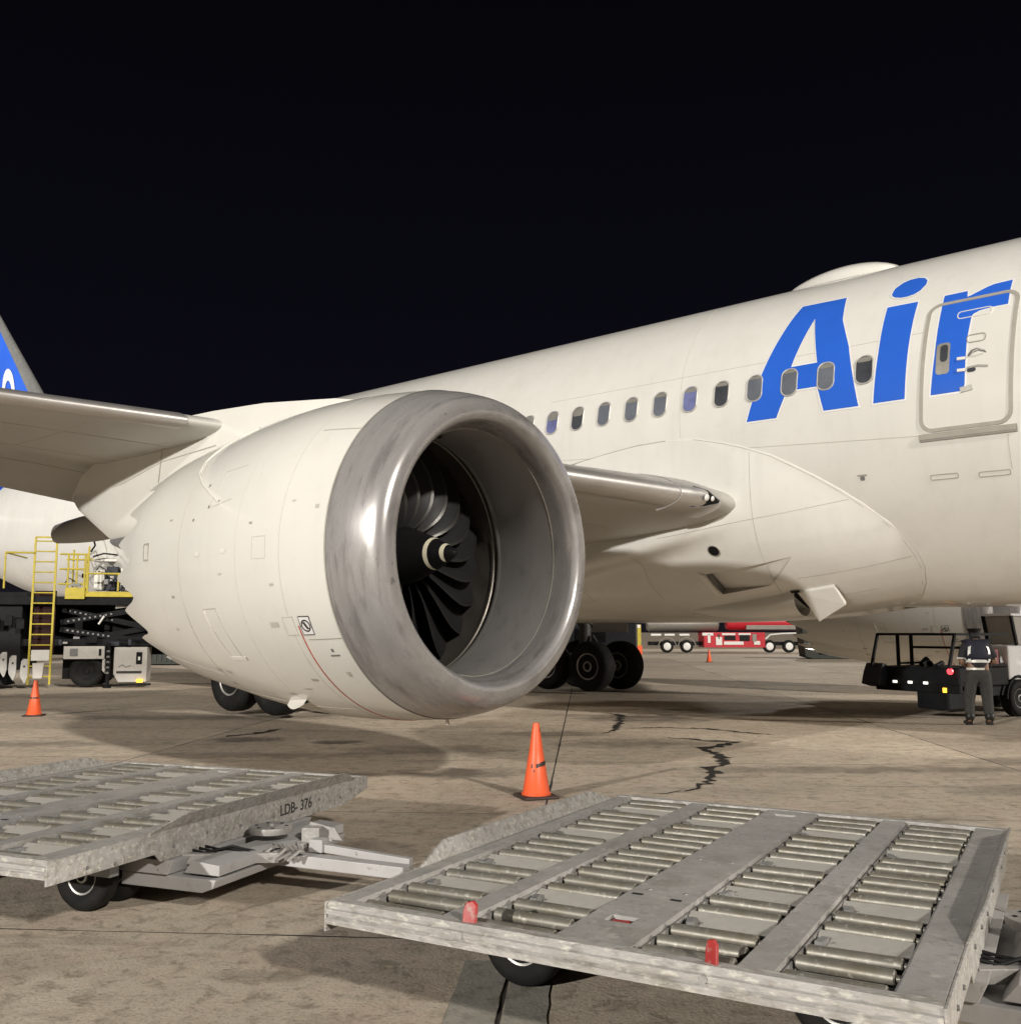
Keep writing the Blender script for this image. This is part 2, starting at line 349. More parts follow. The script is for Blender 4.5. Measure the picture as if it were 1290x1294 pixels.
# tar-filled cracks
def crack(pts, wd, seed):
    rnd = random.Random(seed); mb = MB(); P2 = []
    for a, b_ in zip(pts[:-1], pts[1:]):
        n = max(2, int(math.dist(a, b_)/.10))
        for i in range(n):
            q = i/n; P2.append((a[0]+(b_[0]-a[0])*q+(rnd.random()-.5)*.10, a[1]+(b_[1]-a[1])*q+(rnd.random()-.5)*.12))
    P2.append(pts[-1]); rows = []
    for i, p in enumerate(P2):
        d = Vector((P2[min(i+1, len(P2)-1)][0]-P2[max(0, i-1)][0], P2[min(i+1, len(P2)-1)][1]-P2[max(0, i-1)][1], 0)).normalized()
        t = min(1, 4*min(i, len(P2)-1-i)/len(P2)+.15); ww = wd*t*(.35+rnd.random()**2*1.3); nn = Vector((-d.y, d.x, 0))
        rows.append([Vector((p[0], p[1], .0055))+nn*ww, Vector((p[0], p[1], .0055))-nn*ww])
    mb.grid(rows); return mb
crack([(1.50, 10.38), (1.86, 10.6), (2.17, 11.1), (2.44, 11.95), (2.38, 12.26), (2.72, 12.7), (2.85, 13.7), (2.72, 14.3), (3.45, 15.2), (2.95, 15.42), (2.4, 15.95)], .085, 1).build('tar_crack', P['crackfill'], apron)
crack([(1.50, 16.4), (1.80, 17.1), (2.08, 18.9), (2.2, 20.2), (1.7, 20.9)], .075, 2).build('tar_crack', P['crackfill'], apron)
crack([(1.95, 17.2), (2.5, 17.5), (3.3, 17.3), (4.3, 16.2)], .05, 5).build('tar_crack', P['crackfill'], apron)
crack([(-4.6, 15.9), (-4.2, 16.4), (-3.95, 17.3)], .07, 6).build('tar_crack', P['crackfill'], apron)
crack([(-2.9, 6.9), (-4.2, 7.3), (-5, 7.2)], .02, 7).build('tar_crack', P['crackfill'], apron)

# ------------------------------------------------------------------ the airliner
ZO = 5.06; FA, FB = 2.885, 2.97
AIR = empty('airliner', (6.24889, 17.63052, 0), 0, 'large white twin-engine airliner parked on the apron with blue lettering on its side', 'airliner')
_F = Vector((0.75487, -0.65585, -.005767)).normalized(); _L = Vector((0.65586, 0.75488, 0)).normalized(); _U = _F.cross(_L)
AIR.rotation_euler = Matrix((_F, _L, _U)).transposed().to_euler()
def S(x, g, off=0):                    # point of the constant fuselage section, g in degrees above the horizontal, starboard side
    a = R(g); return Vector((x, -(FA+off)*cos(a), ZO+(FB+off)*sin(a)))
def part(mb, name, m, parent=AIR, **k): return mb.build(name, m, parent, **k)

# fuselage: x, half width, top z, bottom z
secs = [(19.3, .03, 4.05, 3.99), (19.0, .5, 4.5, 3.5), (18.2, 1.15, 5.25, 2.95), (17, 1.75, 6.1, 2.58), (15.5, 2.25, 6.9, 2.32), (13.5, 2.65, 7.6, 2.15), (11.5, 2.84, 7.97, 2.1),
        (9.5, FA, ZO+FB, ZO-FB), (7.5, FA, ZO+FB, ZO-FB)] + [(x, FA, ZO+FB, ZO-FB) for x in (6, 4, 2, 0, -2, -4, -8, -12, -16, -20, -23)] + \
       [(-25, 2.88, 8.03, 2.13), (-27.5, 2.8, 8.03, 2.28), (-30, 2.65, 8.02, 2.55), (-33, 2.38, 8.0, 3.0), (-36, 2.0, 7.95, 3.62), (-39, 1.5, 7.82, 4.38), (-41.5, 1.02, 7.6, 5.1), (-43.3, .55, 7.3, 5.85), (-44.1, .18, 7.0, 6.45)]
NF = 96; rows = []
for x, hw, zt, zb in secs:
    zc, hb = (zt+zb)/2, (zt-zb)/2
    rows.append([(x, -hw*cos(2*pi*k/NF), zc+hb*sin(2*pi*k/NF)) for k in range(NF)])
mb = MB(); mb.grid(rows, closed=True); mb.f.append(tuple(range(NF))); mb.m.append(0); mb.f.append(tuple((len(rows)-1)*NF+k for k in range(NF))); mb.m.append(0)
# paint scheme: blue sweep on the rear fuselage
def fusepaint():
    m = P['white'].copy(); m.name = 'fuselage_paint'; t = m.node_tree; N = t.nodes; Lk = t.links; b = N['Principled BSDF']
    src = b.inputs['Base Color'].links[0].from_socket
    g = N.new('ShaderNodeTexCoord'); s = N.new('ShaderNodeSeparateXYZ'); Lk.new(g.outputs['Object'], s.inputs[0])
    k = N.new('ShaderNodeMath'); k.operation = 'MULTIPLY_ADD'; k.inputs[1].default_value = -1.1; k.inputs[2].default_value = 7.2-31.8
    Lk.new(s.outputs['Z'], k.inputs[0])     # boundary x
    k2 = N.new('ShaderNodeMath'); k2.operation = 'MULTIPLY_ADD'; k2.inputs[1].default_value = 1.1; k2.inputs[2].default_value = -40.6; Lk.new(s.outputs['Z'], k2.inputs[0])
    lt = N.new('ShaderNodeMath'); lt.operation = 'LESS_THAN'; Lk.new(s.outputs['X'], lt.inputs[0]); Lk.new(k2.outputs[0], lt.inputs[1])
    x = N.new('ShaderNodeMix'); x.data_type = 'RGBA'; Lk.new(lt.outputs[0], x.inputs[0]); Lk.new(src, x.inputs[6]); x.inputs[7].default_value = (.02, .10, .66, 1)
    Lk.new(x.outputs[2], b.inputs['Base Color']); return m
fus = part(mb, 'fuselage', fusepaint(), smooth=True, ang=60)

def strip(pts, wd, off, nsub=1):       # thin strip on the skin following (x, g) points
    rows = []; th = R(1)*2.93; P2 = []
    for a, b_ in zip(pts[:-1], pts[1:]):
        L = math.hypot(b_[0]-a[0], (b_[1]-a[1])*th); n = max(1, int(L/.15))
        P2 += [(a[0]+(b_[0]-a[0])*i/n, a[1]+(b_[1]-a[1])*i/n) for i in range(n)]
    P2.append(pts[-1])
    for i, p in enumerate(P2):
        a = P2[max(0, i-1)]; b_ = P2[min(len(P2)-1, i+1)]; dx, dy = b_[0]-a[0], (b_[1]-a[1])*th; L = math.hypot(dx, dy)
        nx, ny = -dy/L*wd/2, dx/L*wd/2/th
        rows.append([S(p[0]+nx, p[1]+ny, -.002), S(p[0]+nx*.8, p[1]+ny*.8, off), S(p[0]-nx*.8, p[1]-ny*.8, off), S(p[0]-nx, p[1]-ny, -.002)])
    return MB().grid(rows)
def conform(polys, off):               # filled outline(s) on the skin; polys: list of loops of (x, g)
    b = bmesh.new(); th = R(1)*2.93
    for lp in polys:
        vs = [b.verts.new((x, g*th, 0)) for x, g in lp]
        for i in range(len(vs)): b.edges.new((vs[i], vs[(i+1) % len(vs)]))
    bmesh.ops.triangle_fill(b, use_beauty=True, use_dissolve=False, edges=b.edges[:])
    for _ in range(6):
        L = [e_ for e_ in b.edges if e_.calc_length() > .13]
        if not L: break
        bmesh.ops.subdivide_edges(b, edges=L, cuts=1)
        bmesh.ops.triangulate(b, faces=b.faces[:])
    mb = MB(); b.verts.ensure_lookup_table(); b.verts.index_update()
    mb.add([S(v.co.x, v.co.y/th, off) for v in b.verts], [tuple(v.index for v in f_.verts) for f_ in b.faces])
    b.free(); return mb
def grow(lp, d):                       # offset a loop outwards by d metres
    th = R(1)*2.93; q = [(x, g*th) for x, g in lp]; n = len(q)
    ar = sum(q[i][0]*q[(i+1) % n][1]-q[(i+1) % n][0]*q[i][1] for i in range(n)); sg = 1 if ar > 0 else -1; out = []
    for i in range(n):
        a, p, b_ = Vector(q[i-1]), Vector(q[i]), Vector(q[(i+1) % n])
        n1 = (p-a).normalized(); n2 = (b_-p).normalized(); m1 = Vector((n1.y, -n1.x))*sg; m2 = Vector((n2.y, -n2.x))*sg
        k = max(.35, 1+m1.dot(m2)); v = (m1+m2)/k
        if v.length > 2: v = v.normalized()*2
        out.append((p.x+v.x*d, (p.y+v.y*d)/th))
    return out
# lettering
LA = [(0.037, 43.9), (0.802, 43.3), (0.86, 32), (1.041, 20.7), (1.228, .6), (0.677, .7), (0.573, 8.7), (0.06, 8.75), (-0.116, .6), (-0.639, .7), (-0.395, 16.6), (-0.167, 30.4)]
LAi = [(0.365, 35.2), (0.547, 16.8), (0.105, 16.8)]
LI = [(1.564, 33.2), (2.032, 33.0), (1.971, 16.4), (1.921, .7), (1.455, .7), (1.523, 16.5)]
LD = [(1.575, 39.4), (1.60, 42.4), (1.705, 45.0), (1.80, 45.9), (1.92, 46.0), (2.03, 44.9), (2.085, 43.0), (2.085, 40.8), (2.02, 38.2), (1.94, 37.0), (1.84, 36.5), (1.74, 36.6), (1.65, 37.3), (1.595, 38.3)]
LR = [(2.418, 33.1), (2.744, 33.1), (2.753, 30.6), (2.83, 31.3), (2.919, 32.2), (3.02, 33.2), (3.111, 33.8), (3.353, 34.0), (3.337, 30.4), (3.325, 24.9), (3.117, 24.9), (2.95, 24.5), (2.86, 23.6), (2.842, 22.6), (2.798, 15.2), (2.763, 2.2), (2.696, .6), (2.292, .6), (2.354, 12), (2.40, 26)]
for loops in ([LA, LAi], [LI], [LD], [LR]):
    o = part(conform(loops, .0085), 'letter', P['blue'], smooth=True, ang=60)
    gl = [grow(loops[0], .026)] + [grow(l, -.022) for l in loops[1:]]
    part(conform(gl, .0055), 'letter_outline', P['purewhite'], o, smooth=True, ang=60)

# passenger door
def rrect(x0, x1, g0, g1, r, sl=0, n=6):
    th = R(1)*2.93; out = []
    for cx, cy, a0 in ((x1-r, g1-r/th, 0), (x0+r, g1-r/th, 90), (x0+r, g0+r/th, 180), (x1-r, g0+r/th, 270)):
        for i in range(n+1):
            a = R(a0+90*i/n); out.append((cx+r*cos(a)+sl*(cy+r/th*sin(a)), cy+r/th*sin(a)))
    return out
dl = rrect(2.155, 3.36, -9.3, 29.5, .16, .0031)
door = part(conform([dl], .003), 'passenger_door', P['white2'], smooth=True, ang=60)
part(strip(dl+[dl[0]], .062, .016), 'door_frame', P['seal'], door, smooth=True)
mb = strip([(2.09, -10.9), (3.40, -10.9)], .085, .04); part(mb, 'door_sill', P['seal'], door)
part(strip([(2.09, -11.75), (3.40, -11.75)], .05, .03), 'door_sill', P['winframe'], door)
part(conform([rrect(2.355, 2.545, 6.2, 15.6, .05, .002)], .012), 'door_window', P['winframe'], door)
part(conform([rrect(2.41, 2.515, 9.8, 15.0, .05, .002)], .016), 'window_pane', P['pane_dark'], door)
for (a, b_) in (((2.65, 23.9), (3.12, 24.1)), ((2.80, 15.5), (3.05, 15.6))):
    lp = rrect(a[0], b_[0], a[1]-1.1, b_[1]+1.1, .05)
    part(strip(lp+[lp[0]], .016, .014), 'door_vent', P['edgewhite'] if a[1] > 20 else P['seal'], door)
mb = MB(); mb.tube([S(2.82, 10.4, .02), S(2.88, 11.3, .06), S(2.95, 11.6, .07), S(3.03, 11.0, .05), S(3.05, 10.7, .015)], .012); part(mb, 'door_handle', P['gear'], door, smooth=True)
part(conform([rrect(2.80, 2.92, 5.6, 6.7, .03)], .014), 'handle_recess', P['pane_dark'], door)
part(strip([(2.80, 6.9), (2.95, 7.1), (3.08, 6.6)], .035, .014), 'door_placard', P['winframe'], door)
for g in (9.9, 6.5): part(strip([(2.67, g), (2.79, g-.1)], .05, .03), 'door_latch', P['edgewhite'], door)
part(strip([(2.70, .9), (2.86, 1.3)], .09, .015), 'door_latch', P['winframe'], door)
for (a, b_) in (((2.17, -22.6), (2.55, -22.8)), ((2.83, -23.0), (3.24, -23.2))):
    lp = rrect(a[0], b_[0], a[1]-.7, a[1]+.7, .02); part(strip(lp+[lp[0]], .014, .006), 'access_panel', P['seal'])
mb = conform([rrect(1.14, 1.21, -21.5, -20.2, .02)], .006); part(mb, 'static_port', P['gear'])
part(strip([(1.10, -19.9), (1.25, -20.0)], .03, .006), 'static_port_mark', P['seal'])
part(strip([(3.27, -12.6), (3.27, -19), (3.27, -22.3)], .012, .004), 'panel_line', P['panelline'])
part(strip([(-4.5, -3.5), (2.1, -10.4)], .01, .003), 'panel_line', P['panelline'])
part(strip([(-4.9, 20.5), (2.2, 20.5)], .006, .0025), 'panel_line', P['panelline'])
part(strip([(-1.9, -1.5), (-1.95, 20), (-1.95, 60)], .007, .0025), 'panel_line', P['panelline'])
part(strip([(5.2, 85), (5.2, -80)], .008, .0025), 'panel_line', P['panelline'])

# cabin windows
th = R(1)*2.93; wi0 = None
kinds = ['pane_grey', 'pane_dark', 'pane_grey', 'pane_grey', 'pane_grey', 'pane_blue', 'pane_grey', 'pane_dark', 'pane_grey', 'pane_blue', 'pane_blue', 'pane_grey', 'pane_blue']
for i in range(-1, 11):
    x = -4.783+.6096*i
    lo_ = rrect(x-.148, x+.148, 11.7-4.75, 11.7+4.75, .125, 0, 8); li_ = rrect(x-.124, x+.124, 11.7-4.3, 11.7+4.3, .112, 0, 8)
    mb = MB(); n = len(lo_)
    r0 = [S(p[0], p[1], .004) for p in lo_]; r1 = [S(x+(p[0]-x)*.93, 11.7+(p[1]-11.7)*.95, .018) for p in lo_]; r2 = [S(p[0], p[1], .014) for p in li_]; r3 = [S(p[0], p[1], .009) for p in li_]
    mb.grid([r0, r1, r2, r3], closed=True)
    f_ = part(mb, 'cabin_window', P['winrim'], smooth=True, ang=50)
    part(conform([li_], .0095), 'pane', P[['pane_grey', 'pane_blue', 'pane_dark', 'pane_grey', 'pane_grey', 'pane_grey', 'pane_blue', 'pane_dark', 'pane_grey', 'pane_grey', 'pane_grey', 'pane_dark'][i+1]], f_)
    gs = 11.7 + random.choice([2.6, 3.0, 2.4, 3.1, .8])   # part-drawn blind
    bl = [p for p in li_ if p[1] > gs]
    part(conform([rrect(x-.108, x+.108, gs, 11.7+4.0, .03, 0, 4)], .0115), 'blind', P['winframe'], f_)

# satcom radome on the crown
mb = MB(); rows = []
for i in range(17):
    q = i/16; x = 1.12-2.25*q; h = .35*(max(0, sin(pi*q**.8)))**.62; hw = .15+.62*(max(0, sin(pi*q**.85)))**.5
    rows.append([Vector((x, hw*cos(pi*k/16), ZO + FB*math.sqrt(1-(hw*cos(pi*k/16)/FA)**2) - .015 + h*(sin(pi*k/16))**.6)) for k in range(17)])
mb.grid(rows)
rd = part(mb, 'satcom_radome', P['white2'], smooth=True, ang=50)
mb = MB()
rim_ = [r[0] + Vector((0, .02, .012)) for r in rows] ; mb.tube([Vector((r[16].x, r[16].y-.02, r[16].z+.01)) for r in rows], .018, 6)
part(mb, 'radome_seal', P['seal'], rd)

# belly fairing
front = [(-.5, -2.2), (-1.73, -2.2), (-2.56, -1.60), (-4.64, -1.141), (-7.16, -.713), (-10.73, -.24), (-14.25, .076), (-18.56, .439), (-23.3, .779), (-28.54, 1.099), (-35.69, 1.441), (-42.52, 1.628), (-47.63, 1.70), (-52.85, 1.72), (-60.95, 1.622), (-68.81, 1.435), (-78.21, 1.086), (-91.3, .70)]
front = front[1:]
def xf(g):
    for (g0, x0), (g1, x1) in zip(front[:-1], front[1:]):
        if g1 <= g <= g0: t = (g-g0)/(g1-g0); return x0+(x1-x0)*t
    return front[-1][1]
aft = [(-1.73, -2.6), (-2.3, -3.05), (-4.2, -3.86), (-6, -4.3), (-9, -9), (-14, -13), (-25, -15.5), (-45, -17.5), (-91.3, -19)]
def xa(g):
    for (g0, x0), (g1, x1) in zip(aft[:-1], aft[1:]):
        if g1 <= g <= g0: t = (g-g0)/(g1-g0); return x0+(x1-x0)*t
    return aft[-1][1]
def sstep(t): t = max(0, min(1, t)); return t*t*(3-2*t)
def bulge(x, g):
    d = min(xf(g)-x, (x-xa(g))*.7, (-1.73-g)*.075+.0)
    d = max(0, d); a = .42*math.exp(-((g+36)/25)**2)+.25*sstep((-g-30)/45)
    b_ = .012 + a*(1-math.exp(-(d/1.35)**1.2))
    # ridge under the wing root running aft
    gr_ = -26.5+max(-9, min(1, x+.7))*3.2
    rg = .26*math.exp(-((g-gr_)/4.2)**2)*sstep((-.5-x)/2.2)
    rg -= .05*math.exp(-((g-gr_+8.5)/3.5)**2)*sstep((-1.2-x)/1.8)
    return b_ + rg*sstep(d/.5)
def FP(x, g, off=0): return S(x, g, bulge(x, g)+off)
gl = [-1.73-(1.0*i if i < 10 else 10+2.0*(i-10)) for i in range(51)]; gl = [g for g in gl if g > -91.3] + [-91.3]
gs_ = [-1.73 - i*.5 for i in range(6)] + [-4.73 - i*1.0 for i in range(87)]
gs_ = [g for g in gs_ if g > -91] + [-91]
mb = MB(); rows = []
for g in gs_:
    a, b_ = xf(g), xa(g); row = []
    for i in range(61):
        t = i/60; t = 1-(1-t)**.45 if False else t**1.9
        x = a+(b_-a)*t; row.append(FP(x, g))
    rows.append(row)
mb.grid(rows)
mb.grid([[Vector((p.x, -p.y, p.z)) for p in r] for r in rows])
# closing skirt to the skin
qi = [(-1.78, -45.4), (-1.70, -55.2), (-.72, -51.8), (-.14, -41.2)]
def cut_pocket(mb):                     # cut the air-inlet opening out of the starboard skin
    me = bpy.data.meshes.new('cut'); me.from_pydata(mb.v, [], mb.f); b = bmesh.new(); b.from_mesh(me); bpy.data.meshes.remove(me)
    q = [FP(*p) for p in qi]; n = (FP(-1, -48.5, 1)-FP(-1, -48.5, 0)).normalized(); ctr = sum(q, Vector())/4
    pls = []
    for i in range(4):
        d = q[(i+1) % 4]-q[i]; m = d.cross(n).normalized()
        if m.dot(ctr-q[i]) > 0: m = -m
        pls.append((q[i], m))
    def near(f): c = f.calc_center_median(); return (c-ctr).length < 2.6
    for p, m in pls:
        fs = [f for f in b.faces if near(f)]; g = set(fs)
        for f in fs: g.update(f.edges); g.update(f.verts)
        bmesh.ops.bisect_plane(b, geom=list(g), plane_co=p, plane_no=m)
    kill = [f for f in b.faces if near(f) and all((f.calc_center_median()-p).dot(m) < 0 for p, m in pls)]
    bmesh.ops.delete(b, geom=kill, context='FACES')
    b.verts.index_update(); mb.v = [tuple(v.co) for v in b.verts]; mb.f = [tuple(v.index for v in f.verts) for f in b.faces]; mb.m = [0]*len(mb.f); b.free()
cut_pocket(mb)
bf = part(mb, 'belly_fairing', P['white'], smooth=True, ang=50)
mb = MB(); mb.tube([S(x, g, .006) for g, x in front], .008, 6); part(mb, 'fairing_seal', P['edgewhite'], bf, smooth=True)
mb = MB(); mb.tube([S(x-.05, g, bulge(x-.05, g)) for g, x in front[1:]], .004, 5); part(mb, 'fairing_joint', P['seal'], bf, smooth=True)
part(MB().tube([S(x, g, .008) for g, x in [(-1.73, -2.2), (-2.0, -2.8), (-3.0, -3.3), (-4.5, -3.9), (-6.2, -4.5), (-7.5, -6)]], .009, 6), 'fairing_seal', P['seal'], bf, smooth=True)
def fpatch(pts, off, nm, m, par=bf, close=False):       # patch on the fairing from (x,g) quad grid
    (a, b_, c_, d_) = pts; rows = []
    for i in range(7):
        u = i/6; r = []
        for k in range(7):
            v = k/6; x = (a[0]*(1-u)+b_[0]*u)*(1-v)+(d_[0]*(1-u)+c_[0]*u)*v; g = (a[1]*(1-u)+b_[1]*u)*(1-v)+(d_[1]*(1-u)+c_[1]*u)*v
            r.append(FP(x, g, off))
        rows.append(r)
    return part(MB().grid(rows), nm, m, par, smooth=True)
# ram-air inlet: sunken ramp with side lips
dep = [.13, .13, .0, .0]
lo4 = [FP(q[0], q[1], -dd-.002) for q, dd in zip(qi, dep)]; up4 = [FP(q[0], q[1], .0) for q in qi]
n8 = 10
def edge(i, j, k):  # top and bottom points along a side
    a, c_ = qi[i], qi[j]; x, g = a[0]+(c_[0]-a[0])*k, a[1]+(c_[1]-a[1])*k; return FP(x, g, 0), FP(x, g, -(dep[i]+(dep[j]-dep[i])*k)-.002)
rows = [[edge(0, 3, k/n8)[1].lerp(edge(1, 2, k/n8)[1], u/6) for u in range(7)] for k in range(n8+1)]
part(MB().grid(rows), 'ram_air_ramp', P['white2'], bf, smooth=True)
for i, j in ((0, 3), (1, 2), (0, 1)):
    part(MB().grid([list(edge(i, j, k/n8)) for k in range(n8+1)]), 'ram_air_wall', P['gear'] if (i, j) == (0, 1) else P['seal'], bf)
fpatch([(-1.90, -44.9), (-1.82, -55.6), (-1.70, -55.2), (-1.78, -45.4)], .03, 'ram_air_lip', P['edgewhite'])
# round air port
c0 = (-1.44, -37.1); mb = MB(); ctr = FP(*c0, .012); n_ = (FP(*c0, 1)-FP(*c0, 0)).normalized(); tx = Vector((1,0,0)); ty = n_.cross(tx).normalized(); tx = ty.cross(n_)
mb.add([ctr+(tx*cos(2*pi*k/24)+ty*sin(2*pi*k/24))*.105 for k in range(24)], [tuple(range(24))]); part(mb, 'air_port', P['black'], bf)
mb = MB(); mb.tube([ctr+(tx*cos(2*pi*k/24)+ty*sin(2*pi*k/24))*.11 for k in range(25)], .012, 6); part(mb, 'port_rim', P['seal'], bf, smooth=True)
# blister and exhaust door
mb = MB(); rows = []
for i in range(13):
    q = i/12; x = -2.7+2.3*q; h = .25*sin(pi*min(1, q*.62))**.8; wv = 1.0+5.0*q**.6; gc = -67.5+5.5*q
    rows.append([FP(x, gc+wv*cos(pi*k/10), h*sin(pi*k/10)**.8) for k in range(11)])
mb.grid(rows); part(mb, 'exhaust_blister', P['white'], bf, smooth=True, ang=50)
mb = MB(); rows = []
for i in range(9):
    q = i/8; x = -1.10+.62*q; h = .10*sin(pi*min(1, q*.7))**.8; rows.append([FP(x, -66+2*q+2.2*cos(pi*k/8), .12+h*sin(pi*k/8)) for k in range(9)])
mb.grid(rows); part(mb, 'drain_blister', P['white'], bf, smooth=True)
b0 = FP(-.40, -55.5, .0); nn = (FP(-.40, -60, 1)-FP(-.40, -60, 0)).normalized()
mb = MB(); q4 = [FP(-.30, -55.6, .05), FP(.32, -54.2, .05), FP(.42, -60.2, .22), FP(-.16, -66.2, .32)]
mb.add(q4+[p-nn*.06 for p in q4], [(0,1,2,3), (7,6,5,4), (0,4,5,1), (1,5,6,2), (2,6,7,3), (3,7,4,0)])
mb.add([FP(-.36, -55.6, .01), FP(-.36, -66.5, .01), q4[3]-nn*.05, q4[0]-nn*.05], [(0,1,2,3)])
part(mb, 'outflow_door', P['white'], bf, bevel=.012)
fpatch([(-.46, -55), (-.42, -67), (-.2, -67), (-.30, -55)], .02, 'door_hinge', P['black'])
for (a, b_) in (((-1.05, -37), (-1.05, -43)), ((-2.3, -31), (-2.3, -60)), ((-.1, -4.5+0), (-.1, -20))):
    pass
for g0, xs in ((-29, 2), (-62, 2)):
    part(MB().tube([FP(x, g0+(x+1)*1.2, .001) for x in [.9-.25*i for i in range(14)]], .0035, 4), 'fairing_joint', P['seal'], bf)
for x in (-.62, -3.0, -4.6):
    part(MB().tube([FP(x, g, .001) for g in range(-34 if x < -2 else -9, -60, -2)], .0035, 4), 'fairing_joint', P['seal'], bf)
part(MB().tube([FP(x, -49.5+x*1.0, .001) for x in [1.6-.2*i for i in range(10)]], .0035, 4), 'fairing_joint', P['seal'], bf)

# ------------------------------------------------------------------ wings (starboard side modelled at y<0; port mirrored)
WS = [(1.6, -.75, 3.63, 11.9, .095, 2.0), (2.9, -.88, 3.76, 11.7, .092, 1.8), (3.6, -1.05, 3.83, 11.5, .090, 1.6), (6.5, -2.69, 4.12, 9.7, .080, 1.4), (8.6, -4.0, 4.33, 8.4, .068, 1.1), (10.2, -5.0, 4.49, 7.5, .064, 1.0),
      (16, -8.6, 5.05, 5.6, .066, .3), (24, -13.6, 5.9, 3.5, .075, -.6), (27.5, -16.2, 6.25, 2.3, .095, -1), (29.6, -18.6, 6.5, 1.0, .09, -1)]
def wsec(l):
    for a, b_ in zip(WS[:-1], WS[1:]):
        if l <= b_[0]: break
    t = (l-a[0])/(b_[0]-a[0]); return [a[i]+(b_[i]-a[i])*t for i in range(6)]
def WP(l, s, off=0, sgn=-1):           # s<0 upper, s>0 lower; |s|**2 = chord fraction
    _, x, z, c_, tc, tw = wsec(l); q = min(1, s*s)
    yt = 5*tc*(.2969*math.sqrt(q)-.126*q-.3516*q*q+.2843*q**3-.1036*q**4)
    cam_ = .012*(q-q*q)*4 + (-.022*sin(pi*min(1, max(0, (q-.45)/.55))) if s > 0 else 0)*-1
    zz = cam_ + (yt*1.0 if s < 0 else -yt*.92)
    a = R(tw); px, pz = -q*c_, zz*c_
    dx, dz = -px*0+px*cos(a)+pz*sin(a), pz*cos(a)+px*sin(a)
    if off:
        e_ = 1e-3; s2 = s+e_ if abs(s) < .99 else s-e_
        p1 = WP(l, s, 0, sgn); d = WP(l, s2, 0, sgn)-p1
        if s2 < s: d = -d
        return p1 + Vector((-d.z, 0, d.x)).normalized()*off
    return Vector((x+dx, sgn*l, z+dz))
SS = [-1, -.93, -.85, -.75, -.65, -.55, -.46, -.38, -.30, -.24, -.19, -.14, -.10, -.06, -.03, 0, .03, .06, .10, .14, .19, .24, .30, .38, .46, .55, .65, .75, .85, .93, 1]
LL = [1.6, 2.3, 2.9, 3.6, 5, 6.5, 8.3, 10.2, 13, 16, 20, 24, 27.5, 29.6]
